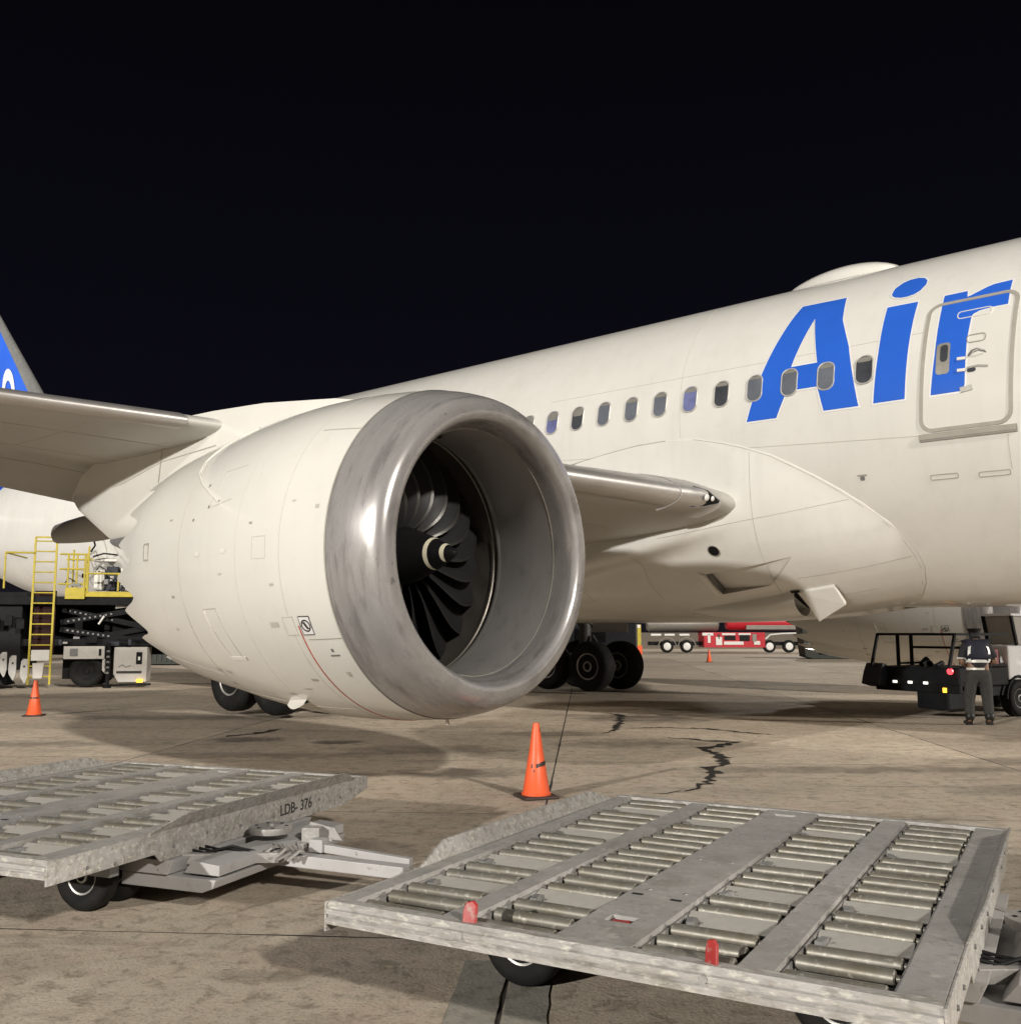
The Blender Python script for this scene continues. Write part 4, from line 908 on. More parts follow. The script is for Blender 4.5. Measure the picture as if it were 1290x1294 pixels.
# ------------------------------------------------------------------ pallet dollies
DW, DL, DH = 2.5, 3.3, .48
COLS = [(.10, .55), (.67, 1.08), (1.41, 1.81), (1.95, 2.34)]
dw_t, dw_m = wheel_meshes(.21, .13)
shared = {}
def text_mesh(s, size):
    cu = bpy.data.curves.new('txt', 'FONT'); cu.body = s; cu.size = size; cu.extrude = .001; cu.offset = .0012
    o = bpy.data.objects.new('txt', cu); C.objects.link(o); bpy.context.view_layer.update()
    me = bpy.data.meshes.new_from_object(o.evaluated_get(bpy.context.evaluated_depsgraph_get())); bpy.data.objects.remove(o); bpy.data.curves.remove(cu); return me
def dolly(loc, yaw, label, seed, text=None, gone=()):
    rnd = random.Random(seed)
    D = empty('pallet_dolly', loc, yaw, label, 'pallet dolly', 'roller deck pallet dollies in the foreground')
    def p(mb, nm, m, par=D, **k): return mb.build(nm, m, par, **k)
    # planks
    def plank(u0, u1, holes=()):
        mb = MB(); v = .075
        for (h0, h1, a, b_) in list(holes)+[(DL-.075, None, 0, 0)]:
            mb.box(((u0+u1)/2, (v+h0)/2, DH-.02), (u1-u0, h0-v, .04))
            if h1:
                mb.box(((u0+a)/2, (h0+h1)/2, DH-.02), (a-u0, h1-h0, .04)); mb.box(((u1+b_)/2, (h0+h1)/2, DH-.02), (u1-b_, h1-h0, .04)); v = h1
        return mb
    p(plank(.0, .095), 'deck_plank', P['galv']); p(plank(.555, .665), 'deck_plank', P['galv'])
    p(plank(1.085, 1.405, [(.36, .45, 1.17, 1.29), (3.02, 3.09, 1.16, 1.30)]), 'deck_plank', P['galv'])
    p(plank(1.815, 1.945), 'deck_plank', P['galv']); p(plank(2.345, DW), 'deck_plank', P['galv'], bevel=.004)
    p(MB().box((1.23, .405, DH-.032), (.119, .089, .03)), 'latch_pocket', P['black'])  # black block puts the hole's shade into the colour
    p(MB().box((1.235, .385, DH-.010), (.075, .035, .014), rz=.2), 'stop_tab', P['redtab'])
    p(MB().box((1.23, 3.055, DH-.030), (.139, .069, .03)), 'latch_pocket', P['black'])
    # bolts on the planks
    mb = MB()
    for u in (1.16, 1.33):
        for v in (.9, 1.6, 2.3, 2.9): mb.lathe([(DH, .012), (DH+.004, .010)], o=(u+rnd.uniform(-.01, .01), v, 0), ax='Z', n=8)
    tag(p(mb, 'bolt', P['gear']), kind='stuff')
    p(MB().box((1.14, .80, DH+.001), (.05, .018, .004)), 'bolt_slot', P['black']); p(MB().box((1.33, .78, DH+.001), (.05, .018, .004)), 'bolt_slot', P['black'])
    # end rails: stepped extrusion, battered edge
    prof = [(0, DH-.092), (.0, DH-.068), (.010, DH-.063), (.010, DH-.054), (-.004, DH-.049), (-.004, DH-.028), (.008, DH-.023), (.008, DH-.012), (.018, DH+.003), (.075, DH+.003), (.075, DH-.092)]
    for v0, s in ((0, 1), (DL, -1)):
        rows = []; n = 44
        for i in range(n+1):
            u = DW*i/n; j = [rnd.uniform(-.0007, .0007) for _ in prof]
            rows.append([(u, v0+s*(a+(j[k] if 0 < k < 9 else 0)), z+(j[-k-1]*.8 if 2 < k < 10 else 0)) for k, (a, z) in enumerate(prof)])
        mb = MB(); mb.grid(rows, closed=True); mb.f.append(tuple(range(len(prof)))); mb.m.append(0); mb.f.append(tuple(n*len(prof)+k for k in range(len(prof)))); mb.m.append(0)
        p(mb, 'end_rail', P['galvside'])
    # side plates + raised guide flanges
    for u0, s in ((DW, 1), (0, -1)):
        poly = [(.0, DH-.165), (.0, DH-.0), (.70, DH), (DL-.05, DH), (DL, DH-.0), (DL, DH-.09), (DL-.35, DH-.165), (.75, DH-.165), (.62, DH-.135), (.0, DH-.12)][0:0] or [(.0, DH-.125), (.0, DH+.001), (DL, DH+.001), (DL, DH-.10), (DL-.40, DH-.175), (.85, DH-.175), (.80, DH-.125)]
        mb = MB(); mb.prism(poly, (u0, 0, 0), (0, 1, 0), (0, 0, 1), (.012*s, 0, 0)); sp = p(mb, 'side_plate', P['galvside'], bevel=.003)
        mb = MB()
        for v in (.25, .45, .95, 1.25, 1.6, 1.95, 2.6, 2.9): mb.lathe([(0, .011), (.008*s, .009)], o=(u0+.012*s, v+rnd.uniform(-.04, .04), DH-.08+rnd.uniform(-.03, .02)), ax='X', n=8)
        tag(p(mb, 'bolt', P['gear'], sp), kind='stuff')
        fo = .012*s
        poly = [(.72, DH), (1.02, DH+.085), (2.85, DH+.085), (3.12, DH)]
        mb = MB(); a = [Vector((u0+fo+.001*s, v, z)) for v, z in poly]; lean = .05*s
        a = [Vector((q.x+(lean if q.z > DH+.01 else 0), q.y, q.z)) for q in a]; b_ = [q+Vector((-.014*s, 0, 0)) for q in a]
        mb.add(a+b_, [(3,2,1,0), (4,5,6,7)]+[(i, (i+1) % 4, 4+(i+1) % 4, 4+i) for i in range(4)])
        p(mb, 'guide_flange', P['galvside'], bevel=.003)
    # roller beds and rollers
    rol = shared.get('roller'); tb = None
    for ci, (u0, u1) in enumerate(COLS):
        L = u1-u0; uc = (u0+u1)/2
        p(MB().box((uc, DL/2, DH-.105), (L+.02, DL-.15, .01)), 'roller_bed', P['pit'])
        for q in (u0+.006, u1-.006): p(MB().box((q, DL/2, DH-.058), (.008, DL-.16, .072)), 'roller_rail', P['galv'])
        for k in range(19):
            v = .135+.168*k
            if (ci, k) in gone:
                o = p(MB().box((0, 0, 0), (L-.03, .125, .006)), 'brake_plate', P['pitpale'], loc=(uc, v+.02, DH-.034)); o.rotation_euler = (R(rnd.uniform(9, 17)), 0, R(rnd.uniform(-2, 2)))
                mb = MB(); mb.box((u0+.045, v-.03, DH-.05), (.03, .08, .06), rz=rnd.uniform(-.4, .4)); mb.box((u0+.085, v+.01, DH-.06), (.012, .05, .05)); p(mb, 'bracket', P['gear'])
                continue
            key = 'roller%d' % ci
            if key not in shared:
                h = L/2-.022; mb = MB()
                mb.lathe([(-h-.016, .0001), (-h-.016, .012), (-h, .012), (-h, .025), (-h+.005, .030), (h-.005, .030), (h, .025), (h, .012), (h+.016, .012), (h+.016, .0001)], n=20)
                o = p(mb, 'roller', P['roller'], smooth=True, ang=40); shared[key] = o
            else: o = inst(shared[key], D)
            o.location = (uc+rnd.uniform(-.006, .006), v+rnd.uniform(-.006, .006), DH-.028+rnd.uniform(-.007, .004)); o.rotation_euler = (rnd.uniform(0, 6.28), rnd.uniform(-.008, .008), rnd.uniform(-.012, .012))
    # stop tabs on the front edge
    for u, tl in ((.71, .25), (1.73, -.55)):
        mb = MB(); mb.prism([(-.028, 0), (-.03, .07), (-.022, .098), (.008, .106), (.026, .088), (.031, .0)], (u, .035, DH-.02), (cos(tl), sin(tl)*.6, 0), (0, .25, .97), (0.004, .014, 0))
        p(mb, 'stop_tab', P['redtab'], bevel=.003)
        mb = MB(); mb.tube([(u-.012, -.008, DH-.038), (u-.012, .02, DH-.038)], .014, 12); p(mb, 'rivet', P['galv'])
    # chassis
    mb = MB()
    for v in (.62, 2.68): mb.bar((.12, v, DH-.17), (2.38, v, DH-.17), .07, .10)
    for u in (.2, 1.2, 2.25): mb.bar((u, .45, DH-.14), (u, 2.9, DH-.14), .06, .06)
    p(mb, 'chassis', P['gear'])
    for u in (.57, 2.03):
        mb = MB(); mb.tube([(u, .8, .21), (u, 2.5, .21)], .035, 10); mb.box((u, .93, .29), (.10, .06, .14)); mb.box((u, 2.37, .29), (.10, .06, .14))
        p(mb, 'axle', P['gear'])
        for v in (.78, 1.02, 2.28, 2.52):
            if 'dt' not in shared: t_ = p(dw_t, 'tyre', P['tyre'], smooth=True, ang=50); m_2 = p(dw_m, 'wheel_rim', P['rim'], smooth=True); shared['dt'] = t_; shared['dm'] = m_2
            else: t_, m_2 = inst(shared['dt'], D), inst(shared['dm'], D)
            t_.location = m_2.location = (u, v, .21)
    # steering frame: two folded plates, turntable disc, drawbar
    mb = MB(); mb.prism([(2.12, 0), (2.52, 0), (2.56, .085), (2.12, .085)], (0, .90, .218), (1, 0, 0), (0, 0, 1), (0, 1.5, 0))
    D_fr = p(mb, 'steering_frame', P['dollygrey'], bevel=.004)
    p(MB().prism([(2.60, .01), (2.86, .01), (2.86, .07), (2.66, .085)], (0, .95, .218), (1, 0, 0), (0, 0, 1), (0, 1.4, 0)), 'frame_plate', P['dollygrey'], D_fr, bevel=.004)
    p(MB().prism([(2.16, 0), (2.76, .0), (2.84, .03), (2.86, .08), (2.16, .08)], (0, .92, .132), (1, 0, 0), (0, 0, 1), (0, 1.46, 0)), 'frame_plate', P['dollygrey'], D_fr, bevel=.006)
    p(MB().lathe([(.345, .001), (.345, .14), (.37, .145), (.385, .14), (.385, .02), (.40, .018), (.40, .0001)], o=(2.72, 1.66, 0), ax='Z', n=32), 'turntable', P['galv'], D_fr, smooth=True)
    mb = MB()
    for k in range(6): mb.lathe([(.385, .012), (.388, .012), (.388, .0001)], o=(2.72+.1*cos(k+.4), 1.66+.1*sin(k+.4), 0), ax='Z', n=8)
    tag(p(mb, 'bolt', P['black'], D_fr), kind='stuff')
    mb = MB(); mb.bar((2.5, 1.05, .28), (2.95, 1.42, .25), .05, .06); mb.bar((2.5, 2.1, .28), (2.95, 1.7, .25), .05, .06); p(mb, 'frame_arm', P['galv'], D_fr, bevel=.004)
    mb = MB()
    for k in range(3):
        mb.tube([(2.45, 1.12+.06*k, .33), (2.58, 1.16+.06*k, .30), (2.70, 1.28, .325-.015*k), (2.82, 1.38-.04*k, .28), (2.9, 1.5, .28)], .009, 8)
    p(mb, 'brake_hose', P['black'], D_fr, smooth=True)
    mb = MB(); mb.bar((2.85, 1.52, .225), (3.78, 1.56, .20), .10, .075); db = p(mb, 'drawbar', P['dollygrey'], bevel=.006)
    mb = MB(); mb.bar((3.12, 1.68, .27), (3.74, 1.70, .225), .05, .05); mb.box((3.08, 1.68, .285), (.10, .09, .08)); p(mb, 'drawbar_handle', P['dollygrey'], db, bevel=.004)
    mb = MB(); mb.tube([(3.84+.07*cos(2*pi*k/20)*1.2, 1.56+.06*sin(2*pi*k/20), .20) for k in range(21)], .018, 10); p(mb, 'tow_eye', P['galv'], db, smooth=True)
    mb = MB()
    for k in range(7):
        x = 2.84+.035*k; mb.tube([(x, 1.36+.03*(k % 2), .25), (x+.05, 1.42, .30-.02*(k % 3)), (x+.03, 1.5, .27), (x-.04, 1.56, .29)], .012, 6)
    p(mb, 'brake_spring', P['bright'], db, smooth=True)
    p(MB().box((2.95, 1.8, .31), (.12, .10, .12), rz=.3), 'brake_lever', P['galv'], db, bevel=.006)
    p(MB().prism([(0, 0), (.30, .02), (.24, .10), (.05, .13)], (2.85, 1.85, .26), (1, 0, 0), (0, 0, 1), (0, .012, 0)), 'brake_lever', P['galv'], db)
    if text:
        me = text_mesh(text, .105); me.materials.append(P['ink']); o = bpy.data.objects.new('stencil_number', me); C.objects.link(o); o.parent = D
        o.matrix_local = Matrix(((0, 0, 1, DW+.0135), (1, 0, 0, 2.06), (0, 1, 0, DH-.115), (0, 0, 0, 1)))
    return D
RD = dolly((-.81, 4.49, 0), R(-29.61), 'grey roller deck dolly nearest the camera with two red stop tabs on its front edge', 11,
      gone=[(0, 3), (0, 6), (0, 11), (0, 16), (1, 3), (1, 15), (2, 3), (2, 6), (2, 10), (2, 15), (3, 3), (3, 6), (3, 13)])
yl = R(-21.49); ul = Vector((cos(yl), sin(yl), 0))
LD_ = dolly(Vector((-2.40, 5.24, 0))-ul*DW, yl, 'grey roller deck dolly at the left with LDB- 376 stencilled on its side plate', 5, 'LDB- 376',
      gone=[(0, 2), (0, 6), (0, 9), (0, 14), (1, 1), (1, 4), (1, 8), (1, 12), (1, 16), (2, 3), (2, 7), (2, 10), (2, 13), (3, 1), (3, 4), (3, 7), (3, 8), (3, 11), (3, 15)])

# ------------------------------------------------------------------ traffic cones
def cone(loc, rz, label, marks, h=.74):
    D = empty('traffic_cone', loc, rz, label, 'traffic cone', 'orange traffic cones around the airliner')
    mb = MB(); mb.box((0, 0, .016), (.37, .37, .032)); mb.build('cone_base', P['conebase'], D, bevel=.012)
    mb = MB(); mb.lathe([(.032, .150), (.05, .150), (.058, .137), (h*.66, .068), (h-.02, .036), (h, .030), (h, .020), (h-.05, .018), (.3, .09)], ax='Z', n=40); mb.build('cone_body', P['orange'], D, smooth=True, ang=50)
    def rad(z): return .137+(.036-.137)*(z-.058)/(h-.078)
    for (t0, t1, z0, z1) in marks:
        rows = [[Vector((( rad(z)+.002)*cos(R(t0+(t1-t0)*i/6)), (rad(z)+.002)*sin(R(t0+(t1-t0)*i/6)), z)) for z in (z0, z1)] for i in range(7)]
        MB().grid(rows).build('stencil_mark', P['ink'], D)
    return D
cone((.26, 10.18, 0), .35, 'tall orange cone with black stencil marks standing in front of the engine beside the dolly', [(-112+.0, -98, .305, .345), (-96, -84, .315, .350), (-82, -70, .318, .36), (-68, -52, .322, .365), (-50, -30, .33, .37), (-128, -120, .265, .285), (-142, -134, .30, .34), (-45, -20, .655, .69)])
cone((-9.50, 19.88, 0), .2, 'orange cone with a dark band standing at the foot of the yellow ladder', [(-150, -30, .345, .375)], .70)
cone((11.05, 55.09, 0), 0, 'small distant orange cone in front of the red tanker', [], .72)

# ------------------------------------------------------------------ cargo loader at the rear hold
CL = empty('cargo_loader', (-14.25, 29.3, 0), R(12), 'raised cargo loader with yellow ladder and guard rails behind the engine', 'cargo loader')
def lp_(mb, nm, m, par=CL, **k): return mb.build(nm, m, par, **k)
mb = MB()
for x in (0, .60): mb.bar((x, 0, .12), (x, 0, 4.5), .055, .05, up=(0, 1, 0))
mb.bar((0, 0, 4.5), (.60, 0, 4.5), .05, .05)
lad = lp_(mb, 'ladder', P['yellow'])
rg = None
for k in range(14):
    if rg is None: rg = MB().tube([(0, 0, 0), (.60, 0, 0)], .020, 8).build('rung', P['boxwhite'] if False else P['yellow'], lad)
    else: inst(rg, lad).location = (0, 0, 0)
for k, o in enumerate(sorted([c_ for c_ in lad.children if c_.name.startswith('rung')], key=lambda q: q.name)): o.location = (0, 0, .35+.31*k)
lp_(MB().box((1.9, 1.9, 1.75), (5.4, .1, 1.6)), 'dark_backing', P['black'])  # black sheet added so the space behind the scissor arms reads dark
lp_(MB().box((.30, .30, 1.95), (.6, .06, 1.9)), 'back_panel', mat('dark_red_panel', (.022, .006, .006), .7, spec=.2))
def rail(pts, nm='guard_rail', r=.028, m='yellow'):
    mb = MB()
    for a, b_ in pts: mb.tube([a, b_], r, 8)
    return lp_(mb, nm, P[m], smooth=True)
rail([((-.78, -.1, 4.02), (.0, -.1, 4.02)), ((-.78, -.1, 2.95), (-.78, -.1, 4.02)), ((-.78, 2.2, 4.02), (-.78, -.1, 4.02))])
rail([((.7, .0, 4.0), (1.45, .0, 4.0)), ((.7, 0, 3.55), (1.45, 0, 3.55)), ((.7, 0, 3.1), (1.45, 0, 3.1))] + [((x, 0, 2.85), (x, 0, 4.25 if k == 3 else 4.0)) for k, x in enumerate((.95, 1.2, 1.42, 1.52))])
rail([((.7, .9, 3.9), (1.5, .9, 3.9)), ((.9, .9, 2.85), (.9, .9, 4.2)), ((1.3, .9, 2.85), (1.3, .9, 4.1))])
rail([((1.55, -.05, 3.42), (3.3, -.05, 3.42)), ((2.4, -.05, 2.9), (2.4, -.05, 3.42)), ((3.3, -.05, 2.9), (3.3, -.05, 3.42))])
lp_(MB().box((2.2, .05, 2.80), (2.2, .10, .16)), 'deck_edge', P['yellow'], bevel=.01)
lp_(MB().box((1.18, .02, 2.82), (.55, .14, .34)), 'deck_edge', P['yellow'], bevel=.01)
lp_(MB().box((1.2, 1.4, 2.60), (6.6, 2.7, .26)), 'upper_deck', P['dark'], bevel=.02)
lp_(MB().box((-1.6, .2, 2.78), (2.9, .3, .14)), 'deck_edge', P['dark'], bevel=.01)
for (x, z, wx, wz, mk) in ((1.75, 3.25, .30, .62, 'boxwhite'), (2.55, 3.35, .36, .95, 'boxwhite'), (2.12, 3.3, .34, .75, 'navy'), (2.95, 3.2, .35, .55, 'boxblue'), (2.0, 3.88, .9, .12, 'boxwhite'), (2.75, 3.92, .55, .10, 'boxwhite')):
    lp_(MB().box((x, .7, z), (wx, .5, wz)), 'operator_box', P[mk], bevel=.03)
mb = MB(); mb.tube([(1.5, .3, 4.1), (1.62, .3, 4.3), (1.55, .3, 4.55), (1.35, .3, 4.7)], .03, 8); mb.tube([(1.6, .2, 3.95), (1.9, .2, 4.05), (2.5, .3, 4.0)], .025, 8); lp_(mb, 'hydraulic_hose', P['dark'], smooth=True)
lp_(MB().box((1.7, 2.2, 2.2), (5.0, .2, .55)), 'lift_body', P['dark'])
# scissor arms
arm = []
for (a, b_, y) in (((.75, 1.95), (3.5, 2.45), .35), ((.75, 2.35), (3.5, 1.75), .50), ((.75, 1.75), (3.4, 1.35), .35), ((.75, 1.30), (3.5, 1.85), .55)):
    A_, B_ = Vector((a[0], y, a[1])), Vector((b_[0], y, b_[1])); o = lp_(MB().bar(A_, B_, .10, .16, up=(0, 0, 1)), 'scissor_arm', P['dark'])
    mb = MB(); d = (B_-A_)
    for k in range(9):
        q = A_+d*(.08+.055*k); mb.box(q+Vector((0, -.055, .0)), (.055, .012, .05))
    lp_(mb, 'arm_stud', P['gear'], o)
lp_(MB().bar((2.3, .28, 2.42), (3.0, .28, 2.52), .05, .10), 'lift_ram', P['panelgrey'])
lp_(MB().tube([(1.85, .2, 1.9), (2.0, .2, 2.15)], .03, 8), 'lift_ram', P['boxwhite'])
# chassis
lp_(MB().box((.6, 1.5, 1.35), (6.2, 2.4, .22)), 'chassis', P['dark'], bevel=.02)
lp_(MB().box((1.5, .15, 1.05), (1.15, .12, .38)), 'side_panel', P['panelgrey'], bevel=.01)
lp_(MB().box((1.22, .08, 1.06), (.22, .03, .22)), 'panel_vent', P['gear'], bevel=.005)
lp_(MB().box((1.96, .08, 1.06), (.07, .03, .20)), 'panel_handle', P['black'])
mb = MB(); mb.prism([(2.02, .52), (2.18, .35), (2.18, .86), (2.02, .86)], (0, .15, 0), (1, 0, 0), (0, 0, 1), (0, .1, 0)); lp_(mb, 'wheel_arch', P['panelgrey'])
mb = MB(); mb.prism([(.15, .0), (.95, .0), (.95, 1.05), (-.0, 1.05), (-.0, .25)], (2.35, .1, .16), (1, 0, 0), (0, 0, 1), (0, .9, 0)); ep = lp_(mb, 'end_panel', P['panelgrey'], bevel=.015)
lp_(MB().box((3.08, .085, .88), (.17, .03, .36)), 'panel_vent', P['dark'], bevel=.005); lp_(MB().box((3.08, .065, .87), (.06, .02, .10)), 'panel_switch', P['boxwhite'])
lp_(MB().box((2.80, .092, .46), (.72, .02, .07)), 'panel_stripe', P['ink']); mb = MB(); mb.tube([(2.5, .092, .62), (2.62, .092, .68), (2.7, .092, .61), (2.85, .092, .66)], .014, 6); lp_(mb, 'panel_mark', P['gear'])
lp_(MB().box((3.12, .06, .20), (.18, .06, .10)), 'marker_lamp', P['amber'], bevel=.01)
lp_(MB().box((3.0, .0, .10), (.9, .12, .06)), 'bumper', P['dark'])
mb = MB(); mb.tube([(2.22, -.05, .02), (2.22, -.05, 1.35)], .06, 10); mb.lathe([(.0, .12), (.05, .12), (.07, .06)], o=(2.22, -.05, 0), ax='Z', n=14); st_ = lp_(mb, 'stabiliser_leg', P['dark'], smooth=True)
mb = MB()
for k in range(5): mb.lathe([(-.04, .001), (-.02, .05), (.02, .05), (.04, .001)], o=(2.22, -.12, .45+.16*k), ax='Z', n=8)
lp_(mb, 'stabiliser_chain', P['gear'], st_)
wt2, wm2 = wheel_meshes(.50, .34)
lt = lp_(wt2, 'tyre', P['tyre'], smooth=True, ang=50); lm = lp_(wm2, 'wheel_rim', P['dark'], smooth=True)
lt.location = lm.location = (1.55, .40, .50)
for x, y in ((-1.6, .4), (1.55, 2.4), (-1.6, 2.4)):
    for src in (lt, lm): inst(src, CL, (x, y, .50))
lp_(MB().box((1.5, .9, .7), (1.4, .5, .9)), 'wheel_well', P['black'])
for x0, k in ((-.78, 0), (-.52, 1), (-.20, 2)):
    mb = MB(); mb.prism([(0, .22), (.02, .55), (.08, .62), (.2, .62), (.22, .12), (.18, -.06), (.14, -.12), (.02, .08)], (x0, -.12, .46-.10*k), (1, 0, 0), (0, 0, 1), (0, .05, 0)); fo = lp_(mb, 'foot_plate', P['footgrey'], bevel=.01)
    lp_(MB().box((x0+.12, -.135, .86-.1*k), (.05, .02, .05)), 'plate_bolt', P['ink'], fo)
lp_(MB().box((.32, -.06, .98), (.5, .06, .32)), 'ladder_foot', P['boxwhite'], bevel=.01)
lp_(MB().prism([(.05, 0), (.30, 0), (.34, .45), (.02, .45)], (.1, -.08, .3), (1, 0, 0), (0, 0, 1), (0, .05, 0)), 'ladder_foot', P['panelgrey'], bevel=.01)
lp_(MB().box((-1.9, 1.2, 1.5), (3.2, 2.0, 1.9)), 'power_pack', P['black'], bevel=.03)
mb = MB(); mb.prism([(-3.3, .1), (-.6, .1), (-.9, .5), (-1.6, 1.2), (-3.3, 1.4)], (0, -.1, 0), (1, 0, 0), (0, 0, 1), (0, 1.2, 0)); lp_(mb, 'front_ramp', P['dark'], bevel=.02)
rnd = random.Random(21)
for k in range(14):
    x = rnd.uniform(.8, 3.2); z = rnd.choice((rnd.uniform(1.28, 1.5), rnd.uniform(2.5, 2.72), rnd.uniform(3.0, 3.5)))
    lp_(MB().box((x, rnd.uniform(-.02, .5), z), (rnd.uniform(.08, .3), .12, rnd.uniform(.05, .2))), 'control_box', P[rnd.choice(('dark', 'gear', 'panelgrey', 'navy', 'dark'))], bevel=.01)
for k in range(7):
    x = rnd.uniform(.75, 2.9); z = rnd.uniform(2.9, 3.9)
    lp_(MB().tube([(x, .25, z), (x+.12, .2, z+.18), (x+.3, .25, z+.08), (x+.38, .25, z-.25), (x+.3, .3, z-.5)], .018, 6), 'hydraulic_hose', P['dark'], smooth=True)
for k in range(5):
    x = -1.6+.33*k; lp_(MB().box((x, -.02, 1.9+.1*(k % 2)), (.22, .1, .3)), 'control_box', P['dark'], bevel=.01)
mb = MB(); mb.box((1.0, .6, 1.1), (.3, .3, .5)); lp_(mb, 'battery_box', P['yellow'], bevel=.01)

# ------------------------------------------------------------------ made-up box added for the darkness behind the loader
CT = empty('dark_filler_box', (-18.6, 51, 0), R(4), 'made-up dark green container filling the darkness beyond the cargo loader', 'container')
mb = MB(); mb.box((0, 0, 1.25), (5.6, 2.3, 2.4)); body = mb.build('container_wall', P['darkgreen'], CT, bevel=.03)
for k in range(22): 
    o = MB().box((0, 0, 0), (.12, .05, 2.2)).build('corrugation', P['darkgreen'], CT, loc=(-2.65+.252*k, -1.17, 1.25)) if k == 0 else inst(cor0, CT, (-2.65+.252*k, -1.17, 1.25))
    if k == 0: cor0 = o
for x in (-2.75, 2.75): MB().box((x, -1.15, 1.25), (.14, .10, 2.46)).build('corner_post', P['dark'], CT)

# ------------------------------------------------------------------ service truck at the right
TR = empty('service_truck', (8.0, 19.55, 0), R(31), 'service truck with dark rear platform, pipe rack and white body', 'truck')
def tp(mb, nm, m, par=TR, **k): return mb.build(nm, m, par, **k)
mb = MB(); mb.box((.78, 0, .80), (1.56, 1.86, .36)); bed_ = tp(mb, 'load_bed', P['dark'], bevel=.03)
mb = MB(); mb.prism([(-.30, .62), (0, .55), (0, 1.02), (-.12, 1.04), (-.22, .86)], (0, .68, 0), (1, 0, 0), (0, 0, 1), (0, .42, 0)); tp(mb, 'tail_ramp', P['navy'], bevel=.02)
tp(MB().box((-.01, -.02, .58), (.10, 1.9, .16)), 'rear_bumper', P['dark'], bevel=.02)
for y in (-.80, .80): tp(MB().lathe([(-.03, .001), (-.03, .06), (.0, .065)], o=(-.07 if y < 0 else -.06, y, .92), n=14), 'tail_lamp', P['redlamp'])
for y in (.45, .1, -.25): tp(MB().box((-.075, y, .68), (.02, .10, .05)), 'reversing_lamp', P['whitelamp'], bevel=.005)
tp(MB().box((-.075, -.66, .56), (.02, .08, .09)), 'indicator_lamp', P['amber'], bevel=.005)
tp(MB().box((.25, -.945, .72), (.22, .015, .05)), 'side_reflector', P['seal'])
mb = MB()
for y in (-.88, .88):
    mb.bar((.0, y, 1.62), (1.7, y, 1.62), .06, .05); mb.bar((-.22, y, .98), (.0, y, 1.62), .05, .05)
    for x in (.62, 1.05): mb.bar((x, y, .98), (x, y, 1.6), .06, .05)
    mb.bar((.62, y, 1.02), (1.7, y, 1.02), .04, .04)
mb.bar((0, -.88, 1.62), (0, .88, 1.62), .05, .05); mb.bar((1.05, -.88, 1.35), (1.05, .88, 1.35), .05, .05)
tp(mb, 'pipe_rack', P['dark'])
tp(MB().box((1.32, -.55, 1.12), (.34, .5, .42)), 'fuel_can', mat('dark_red_can', (.20, .02, .025), .5), bevel=.03)
mb = MB(); mb.tube([(.3, .1, 1.02), (.45, .1, 1.12), (.6, .1, 1.0)], .06, 8); mb.tube([(.2, -.3, 1.0), (.4, -.3, 1.06)], .05, 8); tp(mb, 'tie_strap', P['dark'], smooth=True)
mb = MB(); mb.prism([(1.58, .72), (5.2, .72), (5.2, 1.15), (4.2, 1.36), (1.58, 1.40)], (0, -.93, 0), (1, 0, 0), (0, 0, 1), (0, 1.1, 0)); wb = tp(mb, 'body', P['carwhite'], bevel=.04)
mb = MB(); mb.prism([(2.0, 1.405), (4.1, 1.405), (3.6, 1.98), (1.86, 1.98)], (0, -.86, 0), (1, 0, 0), (0, 0, 1), (0, .58, 0)); tp(mb, 'window_glass', P['glass'], bevel=.03)
tp(MB().box((2.75, -.57, 2.01), (1.85, .64, .06)), 'roof', P['carwhite'], bevel=.02)
for y in (-.875, -.265):
    for a, b_ in (((1.98, y, 1.40), (1.84, y, 1.99)), ((2.7, y, 1.40), (2.7, y, 1.99)), ((4.12, y, 1.40), (3.62, y, 1.99))):
        tp(MB().bar(a, b_, .05, .06), 'window_pillar', P['dark'])
tp(MB().box((2.8, 0, .52), (3.6, 1.7, .18)), 'chassis', P['dark'])
for x in (.10, ):
    tp(MB().box((.32, -.35, .36), (.7, .7, .36)), 'tow_hitch', P['dark'], bevel=.03)
wt3, wm3 = wheel_meshes(.36, .26)
t1 = tp(wt3, 'tyre', P['tyre'], smooth=True, ang=50); m1 = tp(wm3, 'wheel_rim', P['gear'], smooth=True); t1.location = m1.location = (1.88, -.84, .36)
for x, y in ((1.88, .84), (3.9, -.84), (3.9, .84)):
    for src in (t1, m1): inst(src, TR, (x, y, .36))
for x in (1.88, 3.9): tp(MB().tube([(x+.43*cos(R(a)), -.935, .36+.43*sin(R(a))) for a in range(0, 181, 15)], .03, 6), 'wheel_arch', P['dark'])

# ------------------------------------------------------------------ red fuel tanker far behind the belly
TK = empty('fuel_tanker', (18, 81, 0), R(2), 'red and grey fuel tanker with white wheel rims seen far away under the belly', 'fuel tanker')
def kp(mb, nm, m, par=TK, **k): return mb.build(nm, m, par, **k)
mb = MB(); mb.lathe([(-6.9, .001), (-6.85, .5), (-6.7, .62), (-1.2, .62), (-1.0, .5), (-.95, .001)], o=(0, 0, 2.35), n=24); kp(mb, 'tank', P['tank'], smooth=True)
mb = MB(); mb.lathe([(-.4, .001), (-.3, .55), (0, .62), (6.6, .62), (6.8, .5), (6.85, .001)], o=(0, 0, 2.45), n=24); kp(mb, 'tank', P['reddark'], smooth=True)
kp(MB().box((4.0, -.5, 2.05), (5.6, .4, .35)), 'tank_rail', P['tank'], bevel=.03)
kp(MB().box((0.1, 0, 1.05), (5.0, 2.2, 1.2)), 'pump_cabinet', P['reddark'], bevel=.05)
